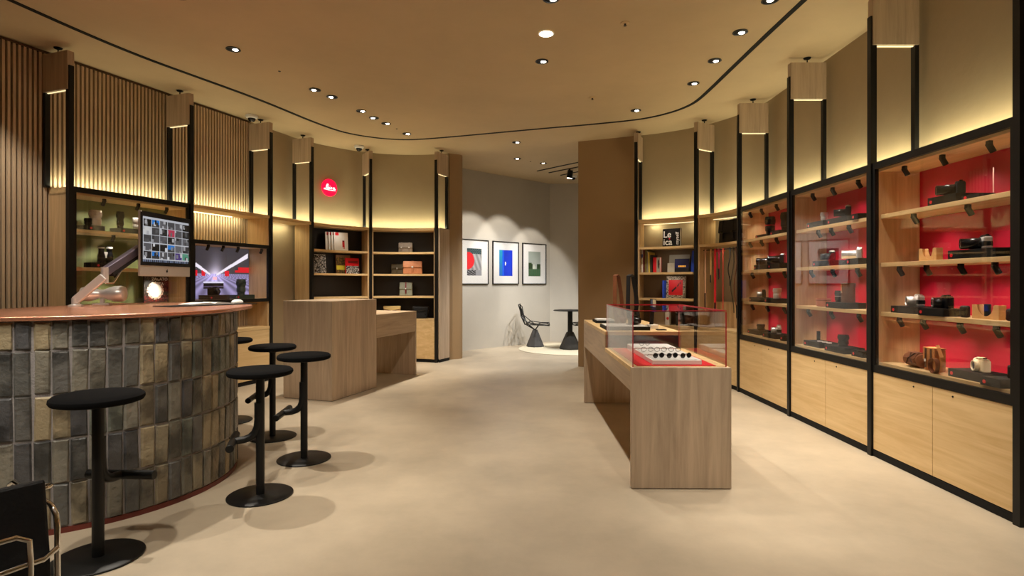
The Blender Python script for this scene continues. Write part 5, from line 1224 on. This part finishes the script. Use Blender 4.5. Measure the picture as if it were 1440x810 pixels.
for k, (p, t, f) in enumerate(EX):
    o = downlight(p, 'round downlight out of the photograph, ' + EXL[(p[0], p[1])], t, P_DOWN * f); o['group'] = 'ceiling downlights above the viewpoint'
p = ceil_at(1083, 0); downlight((p.x, p.y), 'round downlight cut by the top edge, along the red cabinets', (2.35, 4.2, 0.3))
def sprinkler(px, py, label):
    p = ceil_at(px, py); r = thing('sprinkler', label, 'sprinkler', (p.x, p.y, CEIL))
    ob('rosette', MB().lathe([(0.038, -0.0005), (0.036, -0.006), (0.014, -0.010)], 24), mat('beige_metal', rgb(206, 180, 136), 0.5), r, smooth=True)
    ob('head', MB().lathe([(0.010, -0.010), (0.008, -0.022), (0.014, -0.024), (0.014, -0.027)], 14), GREYDK, r)
sprinkler(879, 32, 'beige sprinkler rosette in the open ceiling before the slot')
sprinkler(833, 137, 'small sprinkler rosette closer to the brown partition')
def sensor(px, py, label):
    p = ceil_at(px, py); r = thing('ceiling_sensor', label, 'sensor', (p.x, p.y, CEIL)); ob('dot', MB().lathe([(0.014, -0.0005), (0.012, -0.006)], 14), GREYDK, r)
sensor(393, 100, 'tiny dark ceiling dot on the side of the slatted wall'); sensor(558, 181, 'tiny dark ceiling dot near the end of the curved row'); sensor(746, 227, 'tiny dark ceiling dot in the gallery')
def dome(px, py, label):
    p = ceil_at(px, py - 4); r = thing('dome_camera', label, 'security camera', (p.x, p.y, CEIL), math.radians(20))
    ob('mount', MB().lathe([(0.075, -0.0005), (0.078, -0.02), (0.066, -0.04), (0.05, -0.044)], 30), WHITEG, r, smooth=True)
    ob('dome', MB().lathe([(0.048, -0.044), (0.046, -0.06), (0.034, -0.078), (0.015, -0.088), (0.002, -0.09)], 26), BLACKG, r, smooth=True)
dome(354, 166, 'white dome security camera at the end of the slatted wall')
dome(505, 209, 'white dome security camera over the curved bookcase')
dome(806, 251, 'white dome security camera in the gallery by the tracks')
for k, (a, b) in enumerate((((756, 240), (815, 227.5)), ((772.5, 242.5), (815, 234)), ((789, 246), (815, 240.7)))):
    A, Bp = ceil_at(*a), ceil_at(*b); Bp = Bp + (Bp - A).normalized() * 0.7
    dd = (Bp - A); r = thing('lighting_track', 'thin black ceiling track in the gallery, ' + ['longest and first of three', 'middle one with the spotlight', 'farthest of three'][k], 'track', (A.x, A.y, CEIL), math.atan2(dd.y, dd.x), 'parallel black tracks on the gallery ceiling')
    ob('rail', B(0, dd.length, -0.016, 0.016, -0.012, -0.0005), BLACK, r)
    ob('end_cap', B(-0.006, -0.0002, -0.017, 0.017, -0.013, -0.0005), BLACKM, r)
p = ceil_at(801, 237); r = thing('track_spotlight', 'black track spotlight shining in the gallery', 'spotlight', (p.x, p.y, CEIL - 0.012))
ob('stem', MB().lathe([(0.02, 0), (0.02, -0.05)], 12), BLACK, r)
h_ = ob('barrel', MB().lathe([(0.052, -0.02), (0.055, -0.01), (0.055, 0.10), (0.05, 0.13)], 24), BLACK, r, (0, 0, -0.15), (math.radians(12), math.radians(6), 0), smooth=True)
ob('lamp', MB().lathe([(0.05, -0.022), (0.042, -0.03), (0.004, -0.034)], 22), LAMP, h_, smooth=True)
spot((p.x, p.y - 0.02, CEIL - 0.22), (1.0, 11.2, 0), P_DOWN * 0.9, 60, 0.5, NEUT, 0.04)
# picture lights at their fittings, then two unseen downlights added to brighten the gallery
PL = [(ceil_at(727.5, 223), 'round downlight in the gallery, over the pictures', 0.25), (ceil_at(764, 229.5), 'round downlight in the gallery, beside the black tracks', 1.1)]
for p, t, t0 in PL:
    c_ = GA + gd * t0; downlight((p.x, p.y), t, (c_.x, c_.y, 1.45), P_DOWN * 1.1, 54, color=NEUT, blend=0.35)
p = ceil_at(801, 237); c_ = GA + gd * 1.99
spot((p.x - 0.03, p.y + 0.06, CEIL - 0.2), (c_.x, c_.y, 1.35), P_DOWN * 0.9, 50, 0.35, NEUT, 0.03)
for (x, y), t, f, an, cl, lb in (((1.5, 10.2), (1.2, 11.1, 0), 2.0, 70, NEUT, 'round downlight behind the partition, added to brighten the bistro table'), ((1.35, 9.55), (0.25, 10.8, 0), 2.4, 90, (0.90, 0.95, 1.0), 'round downlight behind the partition, added to brighten the gallery entrance')):
    downlight((x, y), lb, t, P_DOWN * f, an, color=cl)
